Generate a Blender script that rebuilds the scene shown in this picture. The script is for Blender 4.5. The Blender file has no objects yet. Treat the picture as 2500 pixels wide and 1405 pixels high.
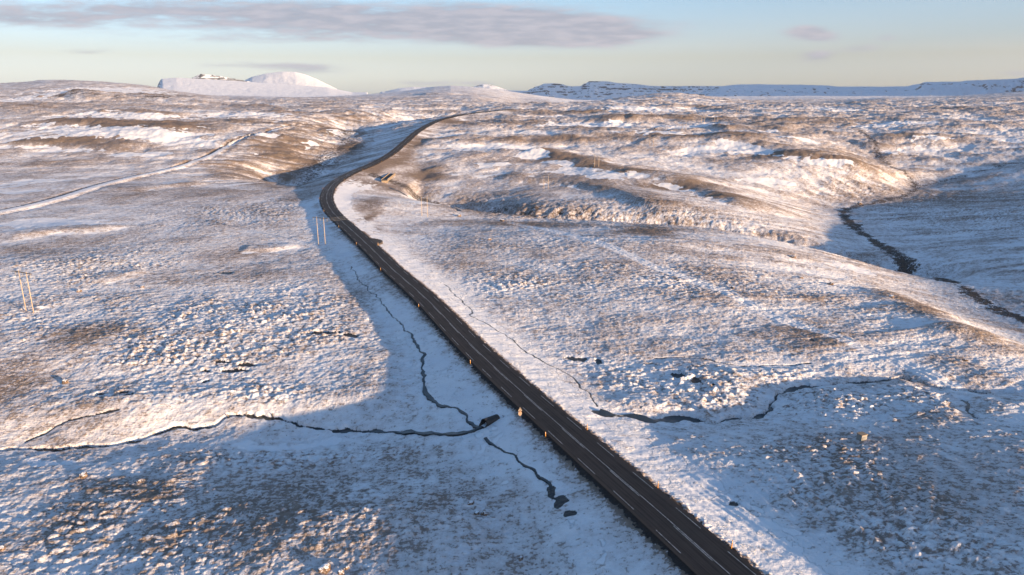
import bpy, math, random
import numpy as np
from mathutils import Vector, Matrix, noise as mnoise

random.seed(7)
SC = bpy.context.scene
COL = SC.collection
R = math.radians

# ------------------------------------------------------------------ camera, sky, sun, exposure
CAM_H = 65.0
PITCH = R(15.42)
FPX = 1720.0                       # focal length in pixels of the 2500 px wide photograph
cam_d = bpy.data.cameras.new("camera")
cam_d.sensor_width = 36.0
cam_d.lens = FPX / 2500.0 * 36.0
cam_d.clip_start = 1.0
cam_d.clip_end = 80000.0
cam = bpy.data.objects.new("camera", cam_d)
COL.objects.link(cam)
cam.location = (0, 0, CAM_H)
cam.rotation_euler = (math.pi / 2 - PITCH, 0, 0)
SC.camera = cam

SUN_EL = R(6.0)
SUN_AZ = R(128.0)                  # clockwise from the viewing direction (+Y)
SUNV = Vector((math.sin(SUN_AZ) * math.cos(SUN_EL), math.cos(SUN_AZ) * math.cos(SUN_EL), math.sin(SUN_EL)))
sl = bpy.data.lights.new("sun", 'SUN')
sl.energy = 5.0
sl.angle = R(0.55)
sl.color = (1.0, 0.70, 0.43)
so = bpy.data.objects.new("sun", sl)
COL.objects.link(so)
so.rotation_euler = SUNV.to_track_quat('Z', 'Y').to_euler()

SC.view_settings.view_transform = 'Standard'
SC.view_settings.look = 'None'
SC.view_settings.gamma = 1.0
SC.view_settings.exposure = 1.52

def ae(px, py):
    """pixel -> direction (x/y, z/y) of the sky seen there"""
    cx = (px - 1250.0) / FPX
    cy = (702.5 - py) / FPX
    y = math.cos(PITCH) + cy * math.sin(PITCH)
    z = -math.sin(PITCH) + cy * math.cos(PITCH)
    return cx / y, z / y

class NT:
    """tiny node helper"""
    def __init__(s, tree):
        s.t = tree; s.n = tree.nodes; s.l = tree.links
    def node(s, typ, **kw):
        n = s.n.new(typ)
        for k, v in kw.items():
            setattr(n, k, v)
        return n
    def put(s, sock, v):
        if isinstance(v, bpy.types.NodeSocket):
            s.l.new(v, sock)
        else:
            sock.default_value = v
    def math(s, op, a, b=0.0, c=0.0, clamp=False):
        n = s.node('ShaderNodeMath', operation=op, use_clamp=clamp)
        s.put(n.inputs[0], a); s.put(n.inputs[1], b); s.put(n.inputs[2], c)
        return n.outputs[0]
    def noise(s, vec, scale, detail=3.0, rough=0.55, dim='3D'):
        n = s.node('ShaderNodeTexNoise', noise_dimensions=dim)
        s.put(n.inputs['Vector'], vec)
        n.inputs['Scale'].default_value = scale
        n.inputs['Detail'].default_value = detail
        n.inputs['Roughness'].default_value = rough
        return n.outputs[0]
    def mapr(s, v, a, b, c=0.0, d=1.0, smooth=True):
        n = s.node('ShaderNodeMapRange', interpolation_type='SMOOTHSTEP' if smooth else 'LINEAR')
        s.put(n.inputs[0], v); s.put(n.inputs[1], a); s.put(n.inputs[2], b)
        s.put(n.inputs[3], c); s.put(n.inputs[4], d)
        return n.outputs[0]
    def mix(s, f, a, b, mode='MIX'):
        n = s.node('ShaderNodeMix', data_type='RGBA', blend_type=mode)
        s.put(n.inputs[0], f); s.put(n.inputs[6], a); s.put(n.inputs[7], b)
        return n.outputs[2]
    def mapping(s, vec, scale=(1, 1, 1), rot=(0, 0, 0), loc=(0, 0, 0)):
        n = s.node('ShaderNodeMapping')
        s.put(n.inputs[0], vec)
        n.inputs['Location'].default_value = loc
        n.inputs['Rotation'].default_value = rot
        n.inputs['Scale'].default_value = scale
        return n.outputs[0]
    def attr(s, name):
        return s.node('ShaderNodeAttribute', attribute_name=name).outputs['Fac']

def make_world():
    w = bpy.data.worlds.new("World")
    SC.world = w
    w.use_nodes = True
    t = NT(w.node_tree)
    t.n.clear()
    sky = t.node('ShaderNodeTexSky', sky_type='NISHITA')
    sky.sun_disc = False
    sky.sun_elevation = SUN_EL
    sky.sun_rotation = SUN_AZ
    sky.altitude = 100.0
    sky.air_density = 1.0
    sky.dust_density = 0.6
    sky.ozone_density = 2.2
    tc = t.node('ShaderNodeTexCoord')
    sep = t.node('ShaderNodeSeparateXYZ')
    t.put(sep.inputs[0], tc.outputs['Generated'])
    x, y, z = sep.outputs
    yy = t.math('MAXIMUM', y, 0.05)
    a = t.math('DIVIDE', x, yy)
    e = t.math('DIVIDE', z, yy)
    comb = t.node('ShaderNodeCombineXYZ')
    t.put(comb.inputs[0], a); t.put(comb.inputs[1], e)
    vec = comb.outputs[0]
    warp = t.noise(t.mapping(vec, (8, 60, 1)), 1.0, 4.0, 0.6)
    warp2 = t.noise(t.mapping(vec, (20, 120, 1), loc=(3, 7, 0)), 1.0, 5.0, 0.6)
    # clouds: (px, py, rx, ry, density)
    blobs = [(300, 16, 620, 34, .5), (820, 36, 520, 30, .72), (1060, 66, 430, 26, 1.0), (1300, 78, 230, 26, 1.4), (1450, 98, 70, 15, .8),
             (1360, 98, 150, 16, .8), (1560, 82, 60, 10, .45), (1970, 78, 46, 15, 1.15), (2010, 92, 40, 10, .6), (1992, 138, 44, 13, .85), (2110, 118, 50, 10, .55), (2165, 92, 34, 9, .5),
             (640, 160, 190, 9, .48), (770, 170, 90, 12, .45), (1050, 203, 150, 9, .45), (210, 126, 60, 8, .4), (90, 50, 240, 20, .55),
             (2490, 180, 60, 10, .5), (1250, 40, 160, 20, .5), (620, 95, 300, 12, .4), (1180, 205, 40, 7, .4)]
    tot = None
    for (px, py, rx, ry, dn) in blobs:
        a0, e0 = ae(px, py)
        ra = rx / FPX; re = ry / FPX
        da = t.math('DIVIDE', t.math('SUBTRACT', a, a0), ra)
        de = t.math('DIVIDE', t.math('SUBTRACT', e, e0), re)
        r2 = t.math('ADD', t.math('MULTIPLY', da, da), t.math('MULTIPLY', de, de))
        g = t.math('EXPONENT', t.math('MULTIPLY', r2, -1.0))
        g = t.math('MULTIPLY', g, dn)
        tot = g if tot is None else t.math('ADD', tot, g)
    n = t.math('ADD', t.math('MULTIPLY', warp, 1.4), t.math('MULTIPLY', warp2, 1.5))
    dens = t.math('ADD', tot, t.math('MULTIPLY', t.math('MULTIPLY', t.math('SUBTRACT', n, 1.45), 1.25), t.math('POWER', t.math('MAXIMUM', tot, 0.0), .6)))
    m = t.mapr(dens, 0.08, 1.05, 0.0, 0.93)
    m = t.math('MULTIPLY', m, t.math('GREATER_THAN', y, 0.06))
    # painted clouds: low-sun mauve grey put into the sky colour, lightened by noise
    lit = t.mapr(warp2, 0.35, 0.7)
    ccol = t.mix(lit, (1.45, 1.6, 2.0, 1), (2.15, 2.12, 2.45, 1))
    low = t.mix(t.mapr(z, .0, .045, 0, 1, False), (1.08, 1.40, 3.05, 1), (.97, .96, 1.44, 1))
    low = t.mix(t.mapr(z, .045, .12, 0, 1, False), low, (.97, 1.03, 1.34, 1))
    hi = t.mix(t.mapr(z, .12, .6, 0, 1, False), low, (.98, 1.10, 1.24, 1))
    tint = t.mix(1.0, sky.outputs[0], hi, 'MULTIPLY')
    colr = t.mix(m, tint, ccol)
    bg = t.node('ShaderNodeBackground')
    t.put(bg.inputs[0], colr)
    bg.inputs[1].default_value = 0.090
    out = t.node('ShaderNodeOutputWorld')
    t.l.new(bg.outputs[0], out.inputs[0])
make_world()

# ------------------------------------------------------------------ tagging helpers
def tag(o, label=None, cat=None, group=None, kind=None):
    if label: o['label'] = label
    if cat: o['category'] = cat
    if group: o['group'] = group
    if kind: o['kind'] = kind
    return o

def link(name, me, mat=None, parent=None):
    o = bpy.data.objects.new(name, me)
    COL.objects.link(o)
    if mat: me.materials.append(mat)
    if parent: o.parent = parent
    return o

def empty(name, loc=(0, 0, 0), rz=0.0):
    o = bpy.data.objects.new(name, None)
    COL.objects.link(o)
    o.location = loc
    o.rotation_euler = (0, 0, rz)
    return o

# ------------------------------------------------------------------ numpy noise
_rng = np.random.default_rng(11)
_P = _rng.permutation(4096).astype(np.int32)
_ANG = _rng.random(4096).astype(np.float32) * 2 * np.pi
_GX = np.cos(_ANG); _GY = np.sin(_ANG)
_RX = _rng.random(4096).astype(np.float32); _RY = _rng.random(4096).astype(np.float32)

def _hash(i, j):
    return _P[(_P[i & 4095] + j) & 4095]

def perlin(x, y):
    xi = np.floor(x); yi = np.floor(y)
    fx = (x - xi).astype(np.float32); fy = (y - yi).astype(np.float32)
    xi = xi.astype(np.int32); yi = yi.astype(np.int32)
    u = fx * fx * fx * (fx * (fx * 6 - 15) + 10); v = fy * fy * fy * (fy * (fy * 6 - 15) + 10)
    def g(i, j, dx, dy):
        h = _hash(i, j)
        return _GX[h] * dx + _GY[h] * dy
    a = g(xi, yi, fx, fy); b = g(xi + 1, yi, fx - 1, fy)
    c = g(xi, yi + 1, fx, fy - 1); d = g(xi + 1, yi + 1, fx - 1, fy - 1)
    return ((a + (b - a) * u) + ((c + (d - c) * u) - (a + (b - a) * u)) * v) * 1.5   # about -1..1

def fbm(x, y, wl, octs=4, gain=0.5, ox=0.0):
    s = 0.0; amp = 1.0; tot = 0.0
    for k in range(octs):
        s = s + amp * perlin(x / wl + 17.3 * k + ox, y / wl - 9.1 * k + ox * 1.7)
        tot += amp; amp *= gain; wl *= 0.5
    return s / tot

def worley(x, y, cell):
    """distance to nearest feature point, in cells, and a random id"""
    X = x / cell; Y = y / cell
    xi = np.floor(X).astype(np.int32); yi = np.floor(Y).astype(np.int32)
    best = np.full(X.shape, 9.0, np.float32); bid = np.zeros(X.shape, np.float32)
    for di in (-1, 0, 1):
        for dj in (-1, 0, 1):
            h = _hash(xi + di, yi + dj)
            dx = xi + di + 0.15 + 0.7 * _RX[h] - X; dy = yi + dj + 0.15 + 0.7 * _RY[h] - Y
            d = (dx * dx + dy * dy).astype(np.float32)
            m = d < best
            best = np.where(m, d, best); bid = np.where(m, _RX[(h * 7 + 3) & 4095], bid)
    return np.sqrt(best), bid

def sst(x, a, b):
    t = np.clip((x - a) / (b - a), 0, 1)
    return t * t * (3 - 2 * t)

# ------------------------------------------------------------------ base ground and pixel -> ground
_kY = np.array([-4000, 0, 300, 560, 620, 700, 750, 800, 900, 1050, 1250, 1500, 2000, 2800, 4000, 6000, 9000, 40000], float)
_kZ = np.array([0, 0, 0, 0, 1.5, 7.5, 12, 18, 27, 35, 40, 44, 48, 51, 50, 42, 10, -200], float)
_ty = np.arange(-3000, 30000, 5.0)
_tz = np.interp(_ty, _kY, _kZ)
_k = np.exp(-0.5 * (np.arange(-12, 13) / 5.0) ** 2); _k /= _k.sum()
_tz = np.convolve(np.pad(_tz, 12, mode='edge'), _k, mode='valid')

def base(X, Y):
    z = np.interp(Y, _ty, _tz)
    sun_s = 0.788 * -X + 0.616 * Y
    pp_ = .616 * X + .788 * Y
    lf = 1 - sst(pp_, 62, 108)
    tt = np.interp(pp_, [-400, 0, 60, 111, 191, 300], [80, 108, 108, 69, 7, -95]) - sun_s
    tilt = .104 * (.5 * (tt + np.sqrt(tt * tt + 600.0)))
    tilt = np.minimum(tilt, 13) * (1 - sst(Y, 150, 240)) - 4.6 * lf * (1 - sst(Y, 112, 190))
    z = z + tilt
    a_ = X / np.maximum(Y, 1)
    z = z - 30 * sst(Y, 1350, 2300) * sst(a_, -.06, .02) * (1 - sst(a_, .14, .22))
    dip = sst(Y, 300, 430) * (1 - sst(Y, 560, 680)) * sst(X, -130, -20)
    return z - 6.5 * dip

def W(px, py, dz=0.0):
    """where the ray of a photo pixel meets the base ground (world x, y)"""
    a, e = ae(px, py)
    Y = np.geomspace(25, 11000, 6000)
    g = CAM_H + e * Y - (base(a * Y, Y) + dz)
    i = np.nonzero(g <= 0)[0]
    if len(i) == 0:
        return a * 9000, 9000.0
    i = max(i[0], 1)
    f = g[i - 1] / (g[i - 1] - g[i])
    y = Y[i - 1] + f * (Y[i] - Y[i - 1])
    return a * y, y

def WP(pts, dz=0.0):
    return [W(p[0], p[1], dz) for p in pts]

def smooth(pts, step=3.0):
    """Catmull-Rom through points, resampled"""
    P = np.array(pts, float)
    P = np.vstack([2 * P[0] - P[1], P, 2 * P[-1] - P[-2]])
    out = []
    for i in range(1, len(P) - 2):
        L = np.linalg.norm(P[i + 1] - P[i]); n = max(2, int(L / step))
        for k in range(n):
            t = k / n
            out.append(0.5 * ((2 * P[i]) + (-P[i - 1] + P[i + 1]) * t + (2 * P[i - 1] - 5 * P[i] + 4 * P[i + 1] - P[i + 2]) * t * t
                              + (-P[i - 1] + 3 * P[i] - 3 * P[i + 1] + P[i + 2]) * t ** 3))
    out.append(P[-2])
    return np.array(out)

def pdist(X, Y, pl, maxd):
    """signed distance (right of travel +), arclength; far points get +maxd"""
    D = np.full(X.shape, maxd, np.float32); S = np.zeros(X.shape, np.float32); sg = np.ones(X.shape, np.float32)
    x0, y0 = pl.min(0) - maxd; x1, y1 = pl.max(0) + maxd
    idx = np.nonzero((X > x0) & (X < x1) & (Y > y0) & (Y < y1))[0]
    if len(idx) == 0:
        return D, S, sg
    xs = X[idx]; ys = Y[idx]
    d = np.full(xs.shape, maxd, float); s = np.zeros(xs.shape); g = np.ones(xs.shape)
    acc = 0.0
    order = None
    for i in range(len(pl) - 1):
        ax, ay = pl[i]; bx, by = pl[i + 1]
        vx, vy = bx - ax, by - ay
        L = math.hypot(vx, vy)
        if L < 1e-6: continue
        m = np.nonzero((ys > min(ay, by) - maxd) & (ys < max(ay, by) + maxd) & (xs > min(ax, bx) - maxd) & (xs < max(ax, bx) + maxd))[0]
        if len(m):
            rx = xs[m] - ax; ry = ys[m] - ay
            t = np.clip((rx * vx + ry * vy) / (L * L), 0, 1)
            ex = rx - t * vx; ey = ry - t * vy
            dd = np.sqrt(ex * ex + ey * ey)
            b = dd < d[m]
            mm = m[b]
            d[mm] = dd[b]; s[mm] = acc + t[b] * L
            g[mm] = np.where(vx * ry[b] - vy * rx[b] > 0, -1, 1)
        acc += L
    D[idx] = d; S[idx] = s; sg[idx] = g
    return D, S, sg

# ------------------------------------------------------------------ plan of the place
ROAD_DZ = 3.0
road_px = [(2060, 1640), (1905, 1515), (1778, 1405), (1664, 1300), (1551, 1200), (1450, 1113), (1378, 1050), (1263, 950), (1192, 884), (1156, 850),
           (1108, 800), (1056, 745), (1008, 700), (962, 661), (903, 603), (845, 550), (806, 510), (797, 480), (808, 455), (829, 438), (862, 420), (904, 403),
           (950, 378), (990, 346), (1016, 323), (1042, 307), (1080, 291), (1120, 282), (1160, 276), (1206, 271), (1250, 267)]
road = smooth(WP(road_px, ROAD_DZ), 4.0)
# smooth the plan of the road a little
for _ in range(6):
    road[1:-1] = (road[:-2] + 2 * road[1:-1] + road[2:]) / 4
_rs = np.concatenate([[0], np.cumsum(np.linalg.norm(np.diff(road, axis=0), axis=1))])
_rz = base(road[:, 0], road[:, 1]) + ROAD_DZ
for _ in range(30):
    _rz[1:-1] = (_rz[:-2] + 2 * _rz[1:-1] + _rz[2:]) / 4
def road_z(s): return np.interp(s, _rs, _rz)

track_px = [(-120, 545), (0, 520), (130, 490), (250, 453), (330, 433), (420, 413), (470, 398), (520, 379), (560, 358), (640, 332), (690, 312), (735, 299)]
track = smooth(WP(track_px), 6.0)
lane_px = [(560, 452), (640, 442), (720, 438), (800, 437)]       # snowy drive leaving the bend
lane = smooth(WP(lane_px), 5.0)
trail_px = [(1250, 545), (1330, 560), (1480, 600), (1600, 650), (1750, 700), (1900, 765), (2050, 815), (2200, 870), (2350, 930)]
trail = smooth(WP(trail_px), 5.0)

gorge = smooth([(-205, 640), (-165, 612), (-135, 592), (-102, 570), (-72, 545), (-39, 508), (-12, 470), (25, 448), (60, 440), (105, 424), (150, 400), (185, 372), (210, 345)], 5.0)
river = smooth([(430, 900), (400, 800), (372, 700), (366, 640), (325, 590), (262, 548), (232, 470), (222, 420), (208, 350), (196, 300), (190, 250), (205, 200), (240, 150), (300, 80)], 5.0)
river2 = smooth([(560, 700), (480, 690), (420, 665), (366, 640)], 6.0)
ravine = smooth([(-150, 600), (-185, 640), (-192, 720), (-186, 800), (-200, 880), (-215, 960), (-205, 1040), (-150, 1110), (-120, 1180)], 8.0)

def spx(pts, step=.8):
    P = smooth(WP(pts), step)
    d = np.gradient(P, axis=0); d /= np.linalg.norm(d, axis=1)[:, None]
    sq = np.concatenate([[0], np.cumsum(np.linalg.norm(np.diff(P, axis=0), axis=1))])
    k = .9 * perlin(sq / 7.0 + P[0, 0], sq * 0 + 3.3) + .55 * perlin(sq / 2.6, sq * 0 + P[0, 1])
    k *= np.minimum(1, np.minimum(sq, sq[-1] - sq) / 4)
    return P + np.stack([d[:, 1], -d[:, 0]], 1) * k[:, None]
STREAMS = [  # (pixel path, half width, depth of the cut, broad depression depth, broad half width)
    ([(-60, 1084), (0, 1080), (100, 1081), (200, 1077), (300, 1068), (360, 1056), (420, 1036), (470, 1034), (520, 1027), (548, 1016), (590, 1010), (640, 1006), (700, 1012), (760, 1020), (850, 1028), (920, 1036), (980, 1041), (1040, 1052), (1090, 1060), (1150, 1063), (1178, 1058)], .62, .9, 1.6, 9.0),
    ([(1004, 822), (1018, 845), (1030, 868), (1035, 892), (1030, 915), (1034, 940), (1052, 965), (1072, 985), (1100, 998), (1128, 1012), (1142, 1025), (1140, 1040), (1158, 1055), (1178, 1058)], .35, .5, .7, 5.0),
    ([(1462, 1020), (1500, 1022), (1540, 1016), (1600, 1023), (1650, 1006), (1700, 1010), (1745, 1014), (1790, 1000), (1850, 997), (1882, 980), (1888, 962), (1905, 945), (1930, 935), (1962, 925), (2030, 918), (2090, 916), (2150, 908), (2195, 902), (2260, 915), (2330, 925), (2420, 930), (2520, 934)], .85, .95, 1.4, 7.0),
    ([(1185, 1085), (1215, 1110), (1250, 1140), (1275, 1165), (1310, 1187), (1335, 1215), (1350, 1245)], .14, .4, .8, 6.0),
    ([(858, 655), (880, 690), (905, 715), (935, 745), (960, 775), (985, 805), (1004, 822)], .05, .35, 1.0, 8.0),
    ([(1085, 700), (1120, 735), (1148, 768), (1150, 785), (1185, 800), (1215, 815), (1255, 845), (1290, 870), (1330, 893), (1370, 912), (1400, 930), (1425, 955), (1450, 985), (1458, 1002)], .07, .22, .5, 5.0),
    ([(1600, 868), (1680, 868), (1760, 880), (1830, 888), (1900, 880), (1980, 876)], .12, .35, .4, 5.0),
    ([(2350, 960), (2370, 975), (2360, 990), (2385, 1010)], .3, .4, .3, 3.0),
    ([(60, 1062), (120, 1040), (170, 1027), (230, 1015), (290, 1008)], .16, .3, .3, 3.0),
    ([(1120, 520), (1090, 500), (1060, 488), (1000, 466), (950, 452)], .8, .8, 0, 3.0),
]
STREAMS = [(spx(p), a, b, c, d) for (p, a, b, c, d) in STREAMS]

# hills with a skyline: (pixel profile of the crest, distance, run towards us, run away)
def crest(profile, Y0, front, back):
    a = []; zt = []
    for (px, py) in profile:
        aa, ee = ae(px, py)
        a.append(aa); zt.append(CAM_H + ee * Y0)
    return np.array(a), np.array(zt), Y0, front, back
HILLS = [
    crest([(-900, 232), (-500, 216), (-150, 206), (0, 207), (60, 203), (110, 198), (180, 197), (240, 200), (300, 204), (350, 210), (400, 219), (470, 229), (560, 241)], 2700, 900, 1200),
    crest([(20, 246), (110, 240), (155, 236), (178, 228), (205, 226), (255, 232), (300, 236), (400, 238), (500, 244), (560, 249)], 1650, 150, 170),
    crest([(760, 243), (830, 237), (900, 232), (980, 225), (1060, 214), (1100, 211), (1150, 214), (1220, 221), (1300, 232), (1400, 246), (1450, 250)], 5200, 2200, 2500),
    crest([(1000, 246), (1025, 238), (1040, 234), (1065, 236), (1095, 240), (1130, 247)], 2900, 160, 200),
    crest([(1420, 256), (1500, 244), (1560, 235), (1600, 230), (1650, 228), (1700, 230), (1760, 236), (1830, 243), (1900, 248), (2000, 252)], 2100, 600, 700),
    crest([(1750, 252), (1900, 246), (2000, 243), (2150, 243), (2300, 238), (2400, 232), (2500, 225), (2700, 215), (3200, 205)], 3600, 1400, 2000),
    crest([(1060, 287), (1150, 280), (1230, 270), (1262, 266), (1400, 268), (1500, 266), (1600, 268), (1700, 280)], 1180, 90, 250),
]

# low rises and hollows: px, py, half width (m), half depth (m), height (m)
LUMPS = [(330, 330, 120, 40, 5), (560, 345, 60, 40, 3), (800, 330, 60, 60, 6), (740, 370, 40, 50, 5), (1500, 330, 120, 50, 4),
         (1750, 350, 110, 40, 5), (2050, 390, 70, 50, 6), (1300, 380, 90, 30, 3), (1650, 450, 60, 20, 4.5), (1520, 440, 40, 16, 4), (1350, 410, 60, 22, 3),
         (1100, 350, 60, 40, 3), (1250, 520, 60, 18, 1.5), (1640, 590, 30, 14, 1.0), (2230, 720, 24, 30, 2.5), (2380, 800, 18, 20, 2.0),
         (200, 640, 30, 18, .8), (620, 780, 34, 20, .9), (330, 1000, 26, 9, 1.1), (640, 985, 30, 7, 1.2), (1560, 990, 14, 5, 1.0),
         (560, 1240, 24, 14, .7), (1150, 1010, 10, 8, -.4), (650, 630, 26, 22, -.6), (880, 960, 18, 20, -.4), (1730, 820, 30, 20, -.5),
         (1130, 478, 46, 26, -5.5), (960, 500, 40, 30, 2.5), (790, 318, 12, 16, -3), (1120, 460, 40, 30, -2.5), (950, 1265, 17, 12, 2.4), (1150, 1330, 8, 9, .8)]
LUMPS = [(W(a, b) + (c, d, e)) for (a, b, c, d, e) in LUMPS]

# ground cover patches: px, py, rx, ry (pixels), amount (+ bare, - deep snow)
PATCH = [(330, 316, 190, 9, .55), (440, 322, 110, 8, .5), (180, 352, 180, 12, .25), (600, 300, 130, 7, .4), (330, 368, 90, 8, .35), (520, 368, 60, 7, .4), (640, 372, 60, 10, .4),
         (700, 350, 70, 14, .6), (760, 372, 80, 9, .7), (850, 335, 36, 10, .9), (840, 300, 60, 10, .6), (700, 388, 50, 7, .6), (100, 400, 120, 8, .3), (330, 395, 100, 8, .15),
         (300, 245, 120, 4, .9), (190, 230, 40, 6, .9), (430, 248, 60, 3, .6), (130, 262, 200, 6, .3), (600, 262, 180, 5, .25), (700, 275, 130, 5, .3),
         (330, 340, 200, 7, -.9), (150, 328, 160, 7, -.9), (480, 350, 90, 6, -.8), (600, 285, 100, 6, -.9), (330, 292, 130, 5, -.8), (180, 285, 110, 3, -.5), (280, 243, 160, 4, -.6),
         (350, 378, 90, 6, -.8), (80, 445, 90, 14, -.6), (640, 340, 60, 7, -.6), (170, 205, 200, 6, -.5), (60, 252, 60, 6, -.7), (130, 545, 140, 16, -.9), (60, 470, 70, 10, -.6),
         (850, 300, 40, 7, -.6), (700, 320, 50, 6, -.5), (960, 290, 60, 6, -.7), (800, 360, 30, 9, -.7), (760, 345, 26, 9, -.5),
         (1200, 365, 110, 9, -.9), (1300, 385, 60, 7, -.6), (1450, 305, 120, 7, -.9), (1560, 270, 110, 6, -.8), (1700, 310, 90, 6, -.8), (1600, 330, 80, 6, -.7), (1740, 370, 120, 8, -.8),
         (1880, 430, 80, 7, -.8), (1950, 345, 50, 4, -.7), (1400, 430, 90, 9, -.6), (1380, 250, 80, 5, -.5), (2200, 300, 120, 4, -.6), (2040, 268, 50, 5, -.8), (2270, 335, 60, 4, -.8), (2400, 295, 60, 4, -.6),
         (2450, 340, 60, 5, -.6), (2060, 400, 50, 5, -.5), (1200, 405, 70, 6, -.6), (1200, 428, 120, 6, -.5), (1480, 448, 60, 9, -.8), (1500, 410, 60, 7, -.5), (2080, 605, 70, 10, -.9), (2080, 575, 120, 26, -.3),
         (1620, 340, 150, 8, .6), (1500, 320, 200, 8, .45), (1300, 345, 200, 8, .5), (1350, 398, 110, 8, .45), (1430, 418, 70, 6, .6), (1560, 440, 60, 5, .95), (1640, 462, 90, 5, .95), (1760, 478, 70, 4, .9),
         (1900, 385, 120, 6, .6), (2060, 395, 90, 5, .7), (1800, 345, 160, 7, .5), (1700, 290, 200, 7, .5), (1250, 300, 150, 9, .4), (1350, 275, 150, 5, .5), (1100, 300, 50, 8, .5),
         (1010, 355, 24, 14, .8), (985, 385, 30, 16, .8), (940, 400, 30, 12, .7), (905, 420, 30, 10, .6), (1030, 420, 60, 12, .6), (960, 455, 40, 8, .4), (880, 550, 16, 34, 1.0), (895, 510, 30, 26, .5), (905, 575, 22, 18, .6),
         (850, 480, 34, 50, -.6), (980, 500, 60, 30, -.35), (1030, 500, 30, 14, -.5), (1330, 550, 140, 8, .6), (1560, 565, 100, 8, .5), (1190, 545, 120, 6, .4),
         (1215, 512, 120, 16, .55), (1580, 555, 60, 18, .5), (1750, 590, 120, 24, .1), (1880, 600, 100, 20, .1), (1650, 520, 260, 30, .1), (1230, 470, 220, 26, .15),
         (2240, 715, 60, 22, .75), (2260, 745, 40, 14, .5), (2180, 690, 60, 14, .4), (2400, 810, 80, 30, .15),
         (40, 950, 90, 50, .85), (0, 920, 60, 60, .5), (220, 815, 90, 34, .6), (100, 610, 130, 30, .3), (240, 600, 130, 30, .2), (640, 640, 200, 50, .26), (560, 620, 100, 20, .2), (870, 740, 60, 60, .35), (900, 690, 40, 40, .3),
         (640, 520, 180, 26, .15), (350, 480, 200, 30, .18), (600, 470, 200, 14, .2), (750, 480, 60, 20, .3),
         (300, 1190, 110, 24, .85), (390, 1215, 70, 18, .7), (200, 1175, 90, 14, .4), (250, 1290, 260, 90, .42), (620, 1210, 240, 60, .35), (800, 1290, 320, 90, .38), (1000, 1250, 160, 60, .2), (500, 1120, 200, 26, .12), (880, 1340, 80, 50, .3),
         (150, 1115, 260, 28, -.8), (420, 1150, 160, 16, -.5), (700, 1072, 260, 22, -.7), (1100, 1120, 120, 50, -.35), (360, 1262, 60, 14, -.6), (880, 1388, 300, 12, -.7), (250, 985, 220, 26, -.5), (600, 975, 160, 14, -.7), (300, 1062, 300, 16, -.5),
         (900, 940, 130, 90, -.15), (1500, 770, 220, 80, .12), (1700, 640, 300, 60, .12), (1250, 620, 260, 50, .12), (1150, 600, 80, 40, .2), (1840, 720, 260, 50, .1), (1950, 800, 130, 50, .35), (2000, 830, 90, 30, .2),
         (1700, 950, 220, 70, -.2), (2100, 1100, 420, 200, .12), (2250, 1000, 200, 60, .15), (2350, 1250, 200, 150, .15), (1380, 1250, 60, 60, .1), (1360, 1290, 200, 100, .08), (1240, 1190, 60, 60, .25), (1290, 1230, 60, 50, .2),
         (2200, 330, 300, 40, .1), (2330, 470, 160, 60, -.05), (2400, 270, 120, 12, .3), (2100, 290, 200, 8, .3), (1950, 300, 150, 8, .35), (2330, 440, 260, 90, .22), (2200, 1230, 380, 170, .22), (2330, 620, 180, 120, .12)]  # broad lower-right patch: thinner snow, and lens corner darkening put into the cover
def patch_world(px, py, rx, ry, a):
    x, y = W(px, py)
    if a > 0 and ry > 11 and y < 330 and ry != 17: a = a * .62
    x1, _ = W(px + rx, py)
    _, ya = W(px, py - ry); _, yb = W(px, py + ry)
    ryw = max((ya - yb) * 0.5, 1.0)
    return x, y, max(abs(x1 - x), 1.0), min(ryw, 900.0), a
PATCHW = [patch_world(*p) for p in PATCH if p[4] > 0]
DRIFTW = [patch_world(*p[:4], -p[4]) for p in PATCH if p[4] < 0]
# long low ridges: pixel path of the crest, height, near width, far width, bare amount on the crest, drift under it
RIDGES = [([(1478, 441), (1520, 437), (1580, 442), (1650, 453), (1720, 466), (1790, 481), (1860, 500)], 4.2, 11, 45, .42, .8),
          ([(1180, 436), (1260, 440), (1350, 447), (1420, 456), (1500, 472), (1590, 497), (1690, 523)], 3.5, 9, 40, .35, .5),
          ([(1290, 372), (1350, 385), (1410, 400), (1450, 418), (1492, 440)], 4.0, 14, 30, .6, .9),
          ([(1700, 345), (1790, 352), (1870, 366), (1950, 382), (2060, 394), (2130, 402), (2175, 416)], 4.5, 16, 60, .36, .7),
          ([(1470, 300), (1530, 291), (1556, 300)], 5.0, 14, 40, .4, .8), ([(1600, 262), (1700, 262), (1800, 270)], 5, 24, 80, .4, .8),
          ([(60, 302), (200, 303), (300, 310), (380, 322), (440, 334), (480, 342)], 6.0, 26, 80, .7, .9),
          ([(0, 352), (120, 352), (230, 358), (330, 368)], 3.5, 16, 50, .35, .6), ([(180, 282), (330, 284), (430, 292)], 5.0, 30, 90, .3, .8),
          ([(300, 470), (400, 456), (520, 446)], 1.6, 8, 25, .15, .5), ([(0, 585), (130, 568), (240, 562), (300, 548)], 1.6, 6, 20, .2, .8),
          ([(580, 612), (660, 607), (740, 596)], .9, 3, 10, 0, .7), ([(230, 695), (300, 676), (370, 662)], .7, 3, 9, .1, .7),
          ([(2120, 655), (2200, 690), (2280, 740), (2350, 790), (2420, 830)], 1.6, 10, 14, .35, 0),
          ([(1740, 320), (1850, 316), (1950, 322)], 4, 20, 60, .4, .7), ([(2100, 345), (2230, 338), (2330, 345)], 4, 18, 50, .2, .7)]
RIDGES = [(smooth(WP(p), 6.0), a, b, c, d, e) for (p, a, b, c, d, e) in RIDGES]

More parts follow.
